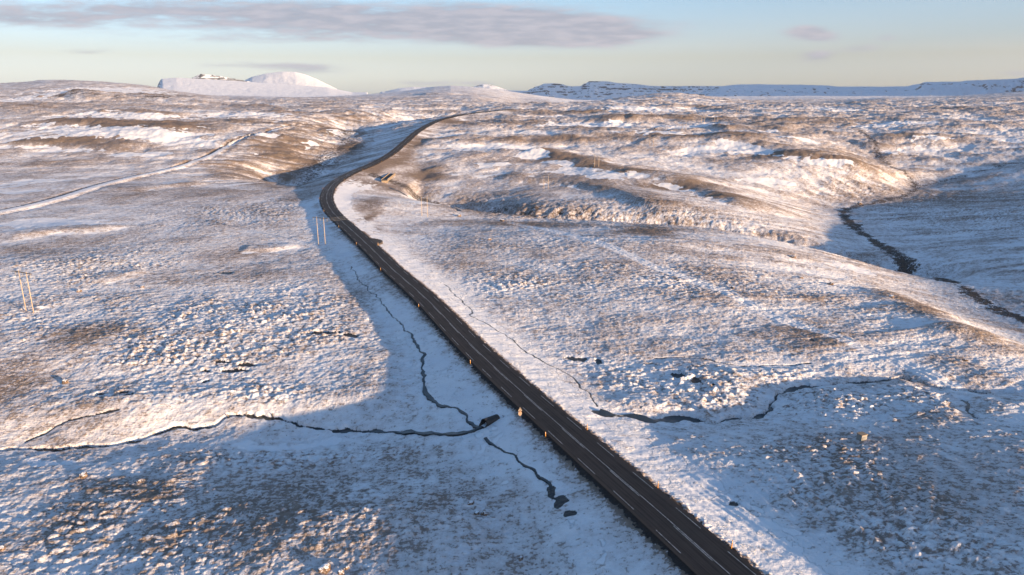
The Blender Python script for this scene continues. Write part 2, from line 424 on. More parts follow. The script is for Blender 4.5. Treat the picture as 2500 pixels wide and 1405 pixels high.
# hummock strength: px, py, rx, ry, amount
HUM = [(600, 790, 270, 95, 1.35), (190, 655, 210, 70, .9), (150, 770, 190, 60, .6), (330, 880, 200, 40, .6), (600, 520, 200, 34, .6), (1700, 945, 240, 62, 1.3), (1235, 690, 80, 24, 1.0), (1480, 680, 330, 50, .55),
       (1900, 690, 320, 60, .55), (2130, 970, 300, 60, 1.0), (720, 1115, 260, 34, .7), (640, 965, 190, 22, .9), (500, 1290, 640, 110, .75), (300, 1180, 200, 30, .3), (1560, 520, 320, 40, .5), (1350, 590, 260, 20, .45),
       (420, 940, 260, 40, .6), (2000, 1110, 200, 60, .6), (2150, 1260, 400, 160, .6), (1500, 890, 160, 30, .25), (1900, 900, 180, 30, .5), (2330, 470, 260, 110, .45), (780, 1120, 300, 22, .5)]
HUMW = [patch_world(*p) for p in HUM]
CALM = [patch_world(*p) for p in [(660, 640, 200, 46, 1), (880, 930, 120, 100, .9), (1500, 770, 200, 60, .8), (1780, 815, 170, 44, .9), (620, 900, 120, 26, .6), (1130, 1150, 150, 90, 1), (400, 1060, 420, 22, .7), (1380, 1300, 240, 110, .9)]]

PONDS_PX = [(575, 903, 34, 5, -.1), (612, 889, 30, 4, .0), (545, 884, 22, 4, .2), (300, 966, 14, 4, .1), (320, 972, 10, 3, 0), (245, 968, 14, 3, 0), (505, 905, 12, 3, 0), (1652, 913, 22, 8, .1), (1702, 928, 15, 8, -.3), (1743, 939, 9, 3, 0),
            (1396, 872, 15, 6, .5), (1422, 874, 14, 5, .4), (1460, 878, 6, 8, 0), (1372, 1248, 22, 15, .0), (1392, 1284, 12, 6, -.2), (1788, 1232, 9, 4, -.6), (1346, 1226, 12, 14, .2), (1362, 1264, 14, 7, 0), (780, 815, 44, 4, .3), (850, 820, 24, 4, .4), (505, 932, 9, 3, 0), (1980, 822, 10, 3, 0), (545, 665, 30, 3, 0)]
PONDS = [patch_world(*p) for p in PONDS_PX]

def blobsum(X, Y, lst, warp=0.0, wx=None, wy=None, power=1.0):
    out = np.zeros(X.shape, np.float32)
    for (x, y, rx, ry, a) in lst:
        m = np.nonzero((np.abs(X - x) < 2.2 * rx) & (np.abs(Y - y) < 2.2 * ry))[0]
        if len(m) == 0: continue
        dx = (X[m] - x) / rx; dy = (Y[m] - y) / ry
        if wx is not None:
            dx = dx + warp * wx[m]; dy = dy + warp * wy[m]
        r = dx * dx + dy * dy
        out[m] += a * np.exp(-r ** power * 1.2)
    return out

BRIDGE = (-100.0, 574.0)

def terrain(X, Y, fine=True):
    """height and surface masks of the ground at world points"""
    X = np.asarray(X, float).ravel(); Y = np.asarray(Y, float).ravel()
    z0 = base(X, Y)
    z = z0.copy()
    far = sst(Y, 300, 1500)
    # broad undulation
    z += fbm(X, Y, 260, 3, .5, 3.0) * (1.0 + 3.2 * far) * sst(Y, 200, 700)
    z += fbm(X, Y * 1.3, 70, 3, .5, 8.0) * (0.35 + 1.2 * far)
    mid = sst(Y, 420, 800) * (1 - .7 * sst(Y, 1500, 2600))
    n26 = fbm(X, Y * 1.15, 27, 4, .58, 61.0); n75 = fbm(X * .8, Y, 80, 4, .55, 63.0)
    z += (n26 * 2.2 + n75 * 3.0) * mid * (1 + .8 * far) + n26 * .5 * (1 - mid)
    z += n26 * 1.3 * sst(X, 190, 280) * (1 - mid)
    wx = fbm(X, Y, 30, 3, .55, 21.0); wy = fbm(X, Y, 30, 3, .55, 31.0)
    for (x, y, rx, ry, h) in LUMPS:
        m = np.nonzero((np.abs(X - x) < 3 * rx) & (np.abs(Y - y) < 3 * ry))[0]
        if len(m):
            z[m] += h * np.exp(-((X[m] - x) / rx) ** 2 - ((Y[m] - y) / ry) ** 2)
    # skyline hills
    for (a, zt, Y0, fr, bk) in HILLS:
        m = np.nonzero((Y > Y0 - 2.2 * fr) & (Y < Y0 + 2.2 * bk))[0]
        if len(m) == 0: continue
        am = X[m] / np.maximum(Y[m], 1)
        top = np.interp(am, a, zt)
        ext = sst(am, a[0] - .10, a[0]) * (1 - sst(am, a[-1], a[-1] + .10))
        b0 = base(am * Y0, np.full(am.shape, float(Y0)))
        t = (Y[m] - Y0); t = np.where(t < 0, t / fr, t / bk)
        bell = np.exp(-(t ** 2) * 1.6)
        add = (top - b0) * bell * ext
        z[m] += add
    farr = sst(Y, 1200, 3000)
    z += fbm(X, Y, 420, 5, .5, 77.) * 5.0 * farr * (1 - .6 * sst(Y, 4000, 9000))
    # river valley, gorge, ravine
    d, s, sg = pdist(X, Y, river, 260)
    zin = 1 - sst(Y, 650, 900)
    dd = np.maximum(d - 4 + 3 * wx, 0)
    right_ = np.where(sg < 0, 1, 0)       # travel is towards the camera, so left of travel is the east side
    wv = np.where(right_ > 0, 95.0, 62.0)
    z -= (11.0 * zin + 5) * np.exp(-(dd / wv) ** 1.7) * (1 - .3 * sst(Y, 640, 1000))
    # east side climbs to a shoulder
    z += np.where(right_ > 0, sst(d, 60, 240), 0) * 4 * zin
    riv = d.copy()
    d2, s2, _ = pdist(X, Y, river2, 80)
    z -= 5 * np.exp(-(d2 / 22) ** 2); riv = np.minimum(riv, d2 + 1.5)
    dg, sgd, sgg = pdist(X, Y, gorge, 90)
    gmid = sst(X, -60, 0) * (1 - sst(X, 190, 240))
    dw = np.maximum(dg - 5 + 3.5 * wx + 2.0 * fbm(X, Y, 9, 3, .6, 5.), 0)
    prof = np.exp(-(dw / 13.0) ** 2.6) * .65 + np.exp(-(dw / 30.0) ** 2) * .35
    deep = 11.0 * gmid + 7.5 * (1 - gmid)
    z -= deep * prof
    dr, sr, srg = pdist(X, Y, ravine, 160)
    dwr = np.maximum(dr - 4 + 8 * wx, 0)
    z -= np.where(srg < 0, 15.0 * np.exp(-(dwr / 48) ** 2), 15.0 * np.exp(-(dwr / 60) ** 2)) * (1 - sst(Y, 980, 1220) * .7)
    ribs = fbm(sr, dr * .10, 7.0, 3, .6, 5.) * (dr < 150) * sst(dr, 8, 20) * (1 - sst(dr, 90, 140))
    ribs2 = fbm(s, d * .12, 8.0, 3, .6, 15.) * sst(d, 8, 20) * (1 - sst(d, 90, 200)) * zin
    z += ribs * 1.6 + ribs2 * .8
    rb = np.zeros(X.shape, np.float32); rdr = np.zeros(X.shape, np.float32)
    for (pl, rh, wn, wfar, bb, dd_) in RIDGES:
        q, sq, sgr = pdist(X, Y, pl, wfar * 2)
        okr = q < wfar * 1.99
        tl_ = float(np.sum(np.linalg.norm(np.diff(pl, axis=0), axis=1)))
        endf = sst(sq, 0, tl_ * .15) * (1 - sst(sq, tl_ * .8, tl_))
        qq = np.maximum(q + (wx * .5) * wn, 0)
        near_ = sgr > 0
        f = np.where(near_, np.exp(-(qq / wn) ** 2), np.exp(-(q / wfar) ** 2)) * endf * okr
        z += rh * f
        rb += bb * np.where(near_, np.exp(-(qq / (wn * .9)) ** 2), np.exp(-(q / (wfar * .5)) ** 2)) * endf * okr
        rdr += dd_ * np.where(near_, np.exp(-((qq - wn * 1.5) / (wn * .65)) ** 2), 0) * endf * okr
    # ditches and streams
    wet = np.zeros(X.shape, np.float32); calm = np.zeros(X.shape, np.float32)
    bx = 0.9 * wx
    for (pl, hw, dep, bd, bw) in STREAMS:
        q, sq, _ = pdist(X, Y, pl, max(bw * 2.2, 6))
        near = q < bw * 2.19
        wob = .35 * np.sin(sq * .9) + .5 * np.sin(sq * .31 + 1.7)
        z -= np.where(near, bd * np.exp(-(q / bw) ** 2), 0)
        w = hw * np.maximum(.58 + .5 * wob + 1.1 * perlin(sq / 3.7, sq * 0 + hw * 50) + .5 * perlin(sq / 1.3, sq * 0 + hw * 90), .08)
        cut = np.where(near, 1 - sst(q, w, w + .25 + .2 * min(1, hw * 3)), 0)
        z -= dep * cut
        wet = np.maximum(wet, np.where(near, 1 - sst(q, w * .9, w + .35), 0))
        calm = np.maximum(calm, np.where(near, 1 - sst(q, 1.2, 3.5), 0))
    # ponds
    wf2 = fbm(X, Y, 3.5, 3, .6, 133.) ; wf3 = fbm(X, Y, 3.5, 3, .6, 143.)
    pw = blobsum(X, Y, [(x, y, rx, ry, 1.0) for (x, y, rx, ry, a) in PONDS], 1.0, wx * .5 + wf2, wy * .5 + wf3, 1.6)
    pm = sst(pw, .45, .55)
    z -= .22 * sst(pw, .25, .5)
    wet = np.maximum(wet, pm * .95); calm = np.maximum(calm, sst(pw, .15, .45))
    # roads
    D, S, SG = pdist(X, Y, road, 60)
    zr = road_z(S)
    on = D < 59
    slope = np.where(SG > 0, .20, .26)
    bank = zr - .10 - np.maximum(D - 4.1, 0) * slope - .25 * sst(D, 3.2, 4.2)
    k = 1.2
    diff = bank - z
    fill = z + 0.5 * (diff + np.sqrt(diff * diff + k * k)) - .25           # smooth max
    cutb = zr + np.maximum(D - 5.0, 0) * .35                               # a cut through higher ground
    fill = np.minimum(fill, np.maximum(cutb, zr - 0.35)) if True else fill
    wroad = 1 - sst(D, 45, 58)
    z = np.where(on, z + (fill - z) * wroad, z)
    core = 1 - sst(D, 3.3, 4.0)
    z = np.where(on, z * (1 - core) + (zr - .16) * core, z)
    roadn = np.where(on, 1 - sst(D, 3.4, 9.0), 0)
    calm = np.maximum(calm, np.where(on, np.where(SG > 0, 1 - sst(D, 13, 24), 1 - sst(D, 8, 20)), 0))
    Dt, St, SGt = pdist(X, Y, track, 30)
    tz = np.interp(St, np.concatenate([[0], np.cumsum(np.linalg.norm(np.diff(track, axis=0), axis=1))]), base(track[:, 0], track[:, 1]) + .8)
    tl = float(np.sum(np.linalg.norm(np.diff(track, axis=0), axis=1)))
    tz = tz - .12 * np.exp(-((Dt - .9) / .35) ** 2)
    wt = (1 - sst(Dt, 3.0, 8.0)) * (1 - sst(St, tl - 120, tl - 5))
    z = z * (1 - wt) + np.maximum(z, tz + .0) * wt
    core_t = np.where(Dt < 29, 1 - sst(Dt, 2.2, 3.4), 0)
    core_t = core_t * (1 - sst(St, tl - 120, tl - 5))
    z = z * (1 - core_t * .9) + tz * core_t * .9
    z -= np.where(Dt < 29, np.exp(-((Dt - 6.0) / 2.2) ** 2), 0) * np.where(SGt < 0, 1.5, .5)
    calm = np.maximum(calm, np.where(Dt < 29, 1 - sst(Dt, 3, 8), 0))
    Dl, _, _ = pdist(X, Y, lane, 12)
    calm = np.maximum(calm, 1 - sst(Dl, 2, 5))
    Dq, _, _ = pdist(X, Y, trail, 8)
    rut = np.exp(-((Dq - .9) / .35) ** 2)
    z -= .12 * rut * (1 - sst(Dq, 3, 4))
    # hummocks
    hm = np.clip(.15 + blobsum(X, Y, HUMW, .35, wx, wy, 1.6) * 1.0, 0, 1.25)
    hm *= 1 - np.clip(blobsum(X, Y, CALM, .35, wx, wy, 1.5), 0, .93)
    hm *= 1 - calm
    hm *= 1 - .6 * sst(-riv, -14, -4)
    patchy = .55 + .9 * sst(fbm(X, Y, 16, 3, .55, 51.), -.35, .35)
    hm *= np.clip(patchy, 0, 1.3)
    hum = np.zeros(X.shape, np.float32)
    if fine:
        n = np.nonzero(Y < 620)[0]
        xw = X[n] * .72 + .75 * fbm(X[n], Y[n], 2.4, 3, .55, 61.); yw = Y[n] + .75 * fbm(X[n], Y[n], 2.4, 3, .55, 71.)
        f1, rid = worley(xw, yw, 1.35)
        f2, rid2 = worley(xw + 31, yw + 7, .75)
        dome = np.clip(1 - (f1 / (.5 + .35 * rid)) ** 2, 0, 1) * np.clip(rid * 1.5 - .25, 0, 1.2)
        dome2 = np.clip(1 - (f2 / .7) ** 2, 0, 1) * np.clip(rid2 * 1.5 - .3, 0, 1.2)
        ring = np.zeros(X.shape, np.float32)
        ring[n] = np.exp(-((f1 - .62) / .16) ** 2) + .7 * np.exp(-((f2 - .6) / .16) ** 2) * (.4 + rid)
        hum[n] = (.50 * dome + .30 * dome2) * (1 + .5 * fbm(X[n], Y[n], 5, 2, .5, 19.))
        n2 = np.nonzero(Y >= 480)[0]
        bl = np.abs(fbm(X[n2], Y[n2], 7.0, 3, .6, 91.))
        far_h = (1 - bl * 2.2) * .8 + fbm(X[n2], Y[n2], 18., 2, .5, 17.) * .8
        t = sst(Y[n2], 480, 620)
        hum[n2] = hum[n2] * (1 - t) + far_h * t * (1.0 + .9 * sst(Y[n2], 600, 1300))
    rough = sst(Y, 500, 900)
    z += hum * np.maximum(hm, .55 * rough * (1 - calm)) * .9
    # wind ribs and fine roughness
    if fine:
        z += (.05 + .05 * (1 - calm)) * fbm(X, Y, 1.3, 2, .6, 41.) * (1 - sst(Y, 150, 500)) * (1 - core)
        ang = R(28); rx = X * math.cos(ang) + Y * math.sin(ang); ry_ = -X * math.sin(ang) + Y * math.cos(ang)
        z += .10 * fbm(rx * .35, ry_, 2.4, 2, .5, 14.) * (1 - core) * (1 - sst(Y, 200, 420))
        z += fbm(X, Y, 6.0, 2, .5, 99.) * .16 * (1 - core)
        tus = fbm(X, Y, 1.9, 3, .65, 57.)
        z += .26 * np.abs(tus) * (1 - core) * (1 - .75 * calm) * (1 - sst(Y, 420, 700))
        fan = np.exp(-((X - 50) / 22) ** 2 - ((Y - 95) / 13) ** 2)
        th = np.arctan2(X - 46, Y - 66)
        z += .30 * fan * perlin(th * 34 + .5 * wx, np.hypot(X - 46, Y - 66) / 16)
        # clods of snow and gravel along the verge
        verge = np.where(on, np.exp(-((D - 4.6) / 1.1) ** 2), 0)
        z += verge * np.clip(fbm(X, Y, .8, 2, .6, 23.), 0, 1) * .35 * (1 - sst(Y, 200, 400))
    # gorge and cliff roughness
    cl = prof * (1 - prof) * 4
    z += cl * fbm(X, Y, 5, 4, .6, 12.) * 1.8 * gmid * (1 - .5 * sst(X, 40, 90))
    # ---------------- masks
    bare = .23 + .26 * fbm(X, Y * 1.4, 120, 4, .55, 41.) * sst(Y, 250, 700) + .20 * fbm(X, Y, 22, 4, .6, 43.)
    bare += .13 * sst(Y, 350, 700) + .02 * sst(-X, 50, 400)
    bare += .25 * fbm(X * .7, Y * 1.25, 55, 5, .62, 47.) * mid + (.40 * n26 + .35 * n75) * mid + .35 * n26 * (1 - mid)
    bare -= .22 * sst(Y, 2200, 5000)
    bare += blobsum(X, Y, PATCHW, .9, wx * .6 + wf2 * .4, wy * .6 + wf3 * .4, 1.2) + rb
    nd = fbm(X * .45, Y * 1.2, 60, 4, .55, 87.)
    wdr = fbm(X, Y, 14, 3, .6, 35.)
    dft = blobsum(X, Y, DRIFTW, .8, wx + .9 * wdr, wy + .9 * wdr, 1.3) + .85 * rdr * np.clip(.75 + 1.3 * wdr + .5 * wx, 0, 1.15)
    dft += mid * (np.clip(-.75 * n26 - .65 * n75, 0, 1) * .9 + .55 * np.clip(nd, 0, 1)) * (1 - sst(Y, 3000, 6000)) + (1 - mid) * .30 * np.clip(-n26, 0, 1)
    dft += .30 * wdr * mid
    bankn = np.clip(.85 + .8 * wf2, .3, 1.2)
    dft += np.where(on & (SG > 0), sst(D, 4.8, 6.0) * (1 - sst(D, 12, 19)) * .62 * (1 - sst(S, 470, 560)), 0) * bankn
    dft += np.where(on & (SG < 0), sst(D, 6.5, 10) * (1 - sst(D, 14, 22)) * .25 * (1 - sst(S, 430, 520)), 0) * bankn
    cb = np.clip(blobsum(X, Y, CALM, .6, wx + .4 * wdr, wy + .4 * wdr, 1.5), 0, 1)
    dft += .40 * cb * sst(Y, 130, 160) + .35 * wf2 * (1 - mid)
    drift = sst(dft, .34 - .14 * (1 - mid), .52 + .16 * (1 - mid))
    if fine:
        bare += .45 * (ring - .5) * np.clip(hm * 1.3, 0, 1)  # barer rings darken the hollows between hummocks, shade put into the cover
    bare = np.where(Dl < 6, bare - .5 * (1 - sst(Dl, 2, 5)), bare)
    bare -= (np.where(Dt < 20, .5 * (1 - sst(Dt, 2.0, 5)), 0) - np.where((Dt < 12) & (SGt < 0), .55 * np.exp(-((Dt - 6) / 2.5) ** 2), 0)) * (1 - sst(St, tl - 90, tl - 5))  # barer strip left of the track: its ditch shade put into the cover
    bare -= np.where(on, (1 - sst(D, 6, 22)) * .38 * (1 - sst(Y, 400, 470)), 0)
    bare += np.where(on & (Y < 330), np.exp(-((D - 4.2) / 1.0) ** 2) * .9, 0)
    bare += np.where(on & (SG < 0) & (Y < 420), np.exp(-((D - 6) / 2.6) ** 2) * .38, 0)
    bare += cl * gmid * .25 * (1 - sst(X, 25, 80)) + ribs * .9 + ribs2 * .55
    bare += np.where(srg < 0, np.exp(-((dwr - 45) / 30) ** 2) * .22, 0) * (1 - sst(Y, 1000, 1200)) * (dr < 150)
    bare -= .45 * (Dq < 4.0) * (1 - sst(Dq, 2.0, 3.5))
    gravel = np.where(on, 1 - sst(D + .9 * fbm(X, Y, 1.5, 3, .6, 25.), 3.9, 4.9), 0)
    wf = fbm(X, Y, 9, 4, .65, 33.)
    rockm = np.clip(1 - sst(riv + 4 * wx + 5 * wf, 1.0, 7.0), 0, 1) * (.85 - .25 * sst(Y, 500, 600))
    rockm = np.maximum(rockm, (1 - sst(dg + 4 * wx + 6 * wf, 2.0, 12.0)) * (X < 20) * (D > 12) * .7)
    rockm = np.maximum(rockm, (1 - sst(dr + 9 * wx + 8 * wf, 2, 26)) * .5 * (Y < 1000) * (D > 10))
    rockm = np.maximum(rockm, cl * gmid * (.60 - .5 * sst(X, 25, 80)) * sst(fbm(X, Y, 10, 3, .6, 66.), -.2, .3))
    for hi in (1, 3):
        a, zt, Y0, fr, bk = HILLS[hi]
        am = X / np.maximum(Y, 1)
        q = np.exp(-((Y - Y0 + .35 * fr) / (fr * .45)) ** 2) * sst(am, a[1], a[2]) * (1 - sst(am, a[-3], a[-2]))
        rockm = np.maximum(rockm, q * .8 * sst(fbm(X, Y, 40, 3, .6, 68.), -.25, .35))
    return z, np.clip(bare, 0, 1.3), np.clip(wet, 0, 1), np.clip(gravel, 0, 1), np.clip(rockm, 0, 1), np.clip(drift, 0, 1)

def H(x, y):
    return float(terrain(np.array([x]), np.array([y]))[0][0])

# ------------------------------------------------------------------ materials
def new_mat(name):
    m = bpy.data.materials.new(name)
    m.use_nodes = True
    t = NT(m.node_tree)
    t.n.clear()
    b = t.node('ShaderNodeBsdfPrincipled')
    o = t.node('ShaderNodeOutputMaterial')
    t.l.new(b.outputs[0], o.inputs[0])
    return m, t, b

def ground_mat():
    m, t, b = new_mat("snowy_moorland")
    pos = t.node('ShaderNodeNewGeometry').outputs['Position']
    bare = t.attr('bare'); wet = t.attr('wet'); grav = t.attr('gravel'); rock = t.attr('rock')
    drift = t.attr('drift')
    n_f = t.noise(pos, 1.5, 4.0, .72)
    n_m = t.noise(pos, .38, 5.0, .70)
    n_c = t.noise(pos, .035, 6.0, .66)
    n_l = t.noise(pos, .09, 3.0, .55)
    wind = t.noise(t.mapping(pos, (.45, 2.6, 1), rot=(0, 0, R(-32))), 1.0, 3.0, .6)
    mixn = t.math('ADD', t.math('ADD', t.math('MULTIPLY', n_f, .42), t.math('MULTIPLY', n_m, .32)), t.math('ADD', t.math('MULTIPLY', wind, .16), t.math('MULTIPLY', n_c, .10)))
    v = t.math('ADD', t.math('MULTIPLY', t.math('SUBTRACT', mixn, .5), 6.6), bare)
    cov = t.mapr(v, .40, .66, 0.0, 1.0)
    cov = t.math('MULTIPLY', cov, t.mapr(bare, .0, 1.0, .62, .97, False))
    dr = t.mapr(t.math('ADD', drift, t.math('MULTIPLY', t.math('SUBTRACT', t.math('ADD', t.math('MULTIPLY', n_f, .5), t.math('MULTIPLY', n_m, .5)), .5), 1.5)), .42, .58)
    cov = t.math('MULTIPLY', cov, t.mapr(dr, 0, 1, 1, .06, False))
    g1 = t.mix(t.mapr(n_m, .3, .7), (.12, .086, .062, 1), (.27, .20, .145, 1))
    g2 = t.mix(t.mapr(n_l, .35, .65), g1, (.20, .145, .11, 1))
    snow = t.mix(t.mapr(n_l, .3, .7), (.80, .81, .84, 1), (.86, .86, .87, 1))
    thin = t.mapr(t.math('ADD', bare, t.math('MULTIPLY', t.math('SUBTRACT', n_m, .5), 1.2)), -.05, .55)
    thin = t.math('MULTIPLY', thin, t.mapr(dr, 0, 1, 1, 0, False))
    snow = t.mix(thin, snow, (.585, .53, .515, 1))
    c = t.mix(cov, snow, g2)
    # dark wet rock and lava with snow caught between
    rk = t.mapr(t.math('ADD', t.math('MULTIPLY', t.math('SUBTRACT', t.math('ADD', t.math('MULTIPLY', n_f, .5), t.math('MULTIPLY', n_m, .5)), .5), 4.5), rock), .35, .6)
    rk = t.math('MULTIPLY', rk, t.mapr(rock, 0.02, .3, 0, 1))
    rcol = t.mix(t.mapr(n_m, .4, .6), (.035, .03, .028, 1), (.11, .08, .06, 1))
    c = t.mix(rk, c, rcol)
    gr = t.mapr(t.math('ADD', t.math('MULTIPLY', t.math('SUBTRACT', n_f, .5), 2.2), grav), .38, .62)
    c = t.mix(gr, c, (.045, .036, .032, 1))
    ww = t.mapr(t.math('ADD', t.math('MULTIPLY', t.math('SUBTRACT', n_f, .5), 1.3), wet), .42, .62)
    c = t.mix(ww, c, (.03, .032, .035, 1))
    t.put(b.inputs['Base Color'], c)
    t.put(b.inputs['Roughness'], t.mapr(ww, 0, 1, .85, .35, False))
    b.inputs['Specular IOR Level'].default_value = .25
    bump = t.node('ShaderNodeBump')
    bump.inputs['Strength'].default_value = .8
    bump.inputs['Distance'].default_value = .45
    hgt = t.math('ADD', t.math('MULTIPLY', n_f, .7), t.math('MULTIPLY', wind, .5))
    hgt = t.math('ADD', hgt, t.math('MULTIPLY', n_m, 1.2))
    t.put(bump.inputs['Height'], t.math('MULTIPLY', hgt, t.mapr(dr, 0, 1, 1, .35, False)))
    t.l.new(bump.outputs[0], b.inputs['Normal'])
    return m
GROUND = ground_mat()

def plain_mat(name, col, rough=.7, metal=0.0, var=.25, scale=6.0, bump=0.0):
    m, t, b = new_mat(name)
    tc = t.node('ShaderNodeTexCoord').outputs['Object']
    n = t.noise(tc, scale, 4.0, .6)
    k = t.mapr(n, .3, .7, 1 - var, 1 + var, False)
    cc = t.node('ShaderNodeVectorMath', operation='SCALE')
    cc.inputs[0].default_value = col[:3]
    t.put(cc.inputs['Scale'], k)
    t.put(b.inputs['Base Color'], cc.outputs[0])
    b.inputs['Roughness'].default_value = rough
    b.inputs['Metallic'].default_value = metal
    if bump:
        bp = t.node('ShaderNodeBump')
        bp.inputs['Distance'].default_value = bump
        t.put(bp.inputs['Height'], n)
        t.l.new(bp.outputs[0], b.inputs['Normal'])
    return m

# ------------------------------------------------------------------ the ground as one sheet
def grid_mesh(name, V, nu, nv, attrs=None, flip=False):
    """V: (nv*nu, 3)"""
    me = bpy.data.meshes.new(name)
    me.vertices.add(len(V))
    me.vertices.foreach_set('co', V.astype(np.float32).ravel())
    i = np.arange(nv - 1)[:, None] * nu + np.arange(nu - 1)[None, :]
    q = np.stack([i, i + 1, i + nu + 1, i + nu], -1).reshape(-1, 4)
    if flip: q = q[:, ::-1]
    nf = len(q)
    me.loops.add(nf * 4); me.polygons.add(nf)
    me.loops.foreach_set('vertex_index', q.astype(np.int32).ravel())
    me.polygons.foreach_set('loop_start', np.arange(0, nf * 4, 4, dtype=np.int32))
    try:
        me.polygons.foreach_set('loop_total', np.full(nf, 4, np.int32))
    except Exception:
        pass
    me.polygons.foreach_set('use_smooth', np.ones(nf, bool))
    if attrs:
        for k, a in attrs.items():
            at = me.attributes.new(k, 'FLOAT', 'POINT')
            at.data.foreach_set('value', a.astype(np.float32))
    me.update(calc_edges=True)
    return me

import time
_t0 = time.time()
def ground_rows():
    ys = [44.0]
    while ys[-1] < 9500:
        y = ys[-1]
        k = 430 if y < 350 else (360 if y < 700 else 260)
        ys.append(y + max(y / k, .2))
    return np.array(ys)
ys = ground_rows()
uc = np.linspace(-.84, .84, 1150)
side = np.geomspace(.85, 2.6, 40)
us = np.concatenate([-side[::-1], uc, side])
UU, YY = np.meshgrid(us, ys)
X = (UU * YY).ravel(); Y = YY.ravel()
outs = []
CH = 300000
for i in range(0, len(X), CH):
    outs.append(terrain(X[i:i + CH], Y[i:i + CH]))
Z, BARE, WET, GRAV, ROCK, DRIFT = [np.concatenate([o[k] for o in outs]) for k in range(6)]
me = grid_mesh("ground", np.stack([X, Y, Z], -1), len(us), len(ys), {'bare': BARE, 'wet': WET, 'gravel': GRAV, 'rock': ROCK, 'drift': DRIFT})
g = link("ground", me, GROUND)
tag(g, kind='structure')
print("ground verts", len(X), "t", time.time() - _t0)

# wider ground around the viewer; unseen ridge added, shaped by the shade it throws
TX, TY = -math.sin(SUN_AZ), -math.cos(SUN_AZ)          # the way the light travels
PX_, PY_ = math.cos(SUN_AZ) * -1, math.sin(SUN_AZ)
if PY_ < 0: PX_, PY_ = -PX_, -PY_
RD = 1600.0
def ridge_top(p):
    front = np.interp(p, [-900, -300, 0, 100, 200, 300, 680, 880, 1100, 1600], [-100, -100, -100, -100, -120, -150, -130, 60, 220, 100])
    return (front + RD) * math.tan(SUN_EL)
def outer(X, Y):
    z, *_ = terrain(X, Y, fine=False)
    s = X * TX + Y * TY; p = X * PX_ + Y * PY_
    top = ridge_top(p)
    d = s + RD
    bell = np.where(d > 0, np.exp(-(d / 420) ** 2), np.exp(-(d / 600) ** 2))
    amt = sst(p, -1500, -900) * (1 - sst(p, 1500, 2100))
    z = z + (top - 13 * (Y < 92)) * bell * amt + fbm(X, Y, 120, 3, .5, 4.) * 1.2 * np.clip(1 - bell, .1, 1) * sst(np.hypot(X, Y), 60, 300)
    return z
xs = np.arange(-3600, 3601, 15.0); yo = np.arange(-2400, 4201, 15.0)
XO, YO = np.meshgrid(xs, yo)
XO = XO.ravel(); YO = YO.ravel()
ZO = np.concatenate([outer(XO[i:i + CH], YO[i:i + CH]) for i in range(0, len(XO), CH)])
inside = (YO > 44) & (np.abs(XO) < 2.5 * YO)
uo = np.abs(XO) / np.maximum(YO, 1)
drop = np.where(inside, np.minimum(2.0 + (YO - 44) * .05, 14.0), .15)
# beside the view the ridge may rise through the sheet; inside the view it stays under it
ridge_lift = ZO - np.concatenate([terrain(XO[i:i + CH], YO[i:i + CH], fine=False)[0] for i in range(0, len(XO), CH)])
drop = np.where(uo < .9, drop + np.maximum(ridge_lift, 0), drop)
me = grid_mesh("wide_ground", np.stack([XO, YO, ZO - drop], -1), len(xs), len(yo),
               {'bare': np.full(len(XO), .45), 'wet': np.zeros(len(XO)), 'gravel': np.zeros(len(XO)), 'rock': np.zeros(len(XO))})
tag(link("ground_and_shade_ridge", me, GROUND), kind='structure')
print("outer t", time.time() - _t0)

# ------------------------------------------------------------------ far mountains
def mountain_mat(name, rockiness, haze_rock=(.07, .075, .085, 1)):
    m, t, b = new_mat(name)
    geo = t.node('ShaderNodeNewGeometry')
    pos = geo.outputs['Position']
    nz = t.node('ShaderNodeSeparateXYZ'); t.put(nz.inputs[0], geo.outputs['Normal'])
    strata = t.noise(t.mapping(pos, (.0009, .0009, .022)), 1.0, 4.0, .7)
    n2 = t.noise(pos, .012, 5.0, .65)
    steep = t.math('SQRT', t.math('MAXIMUM', t.math('SUBTRACT', 1.0, t.math('MULTIPLY', nz.outputs[2], nz.outputs[2])), 0.0))
    v = t.math('ADD', t.math('MULTIPLY', steep, 1.1), t.math('ADD', t.math('MULTIPLY', t.math('SUBTRACT', strata, .5), 1.5), t.math('MULTIPLY', t.math('SUBTRACT', n2, .5), 1.9)))
    r = t.mapr(v, rockiness, rockiness + .16)
    c = t.mix(r, (.80, .82, .86, 1), haze_rock)
    t.put(b.inputs['Base Color'], c)
    b.inputs['Roughness'].default_value = .9
    bp = t.node('ShaderNodeBump'); bp.inputs['Distance'].default_value = 14.0; bp.inputs['Strength'].default_value = .6
    t.put(bp.inputs['Height'], n2); t.l.new(bp.outputs[0], b.inputs['Normal'])
    return m
MT_ROCK = mountain_mat("banded_snowy_rock", .52)
MT_SNOW = mountain_mat("smooth_mountain_snow", .80)
MT_MID = mountain_mat("snowfield_with_ledges", .46)

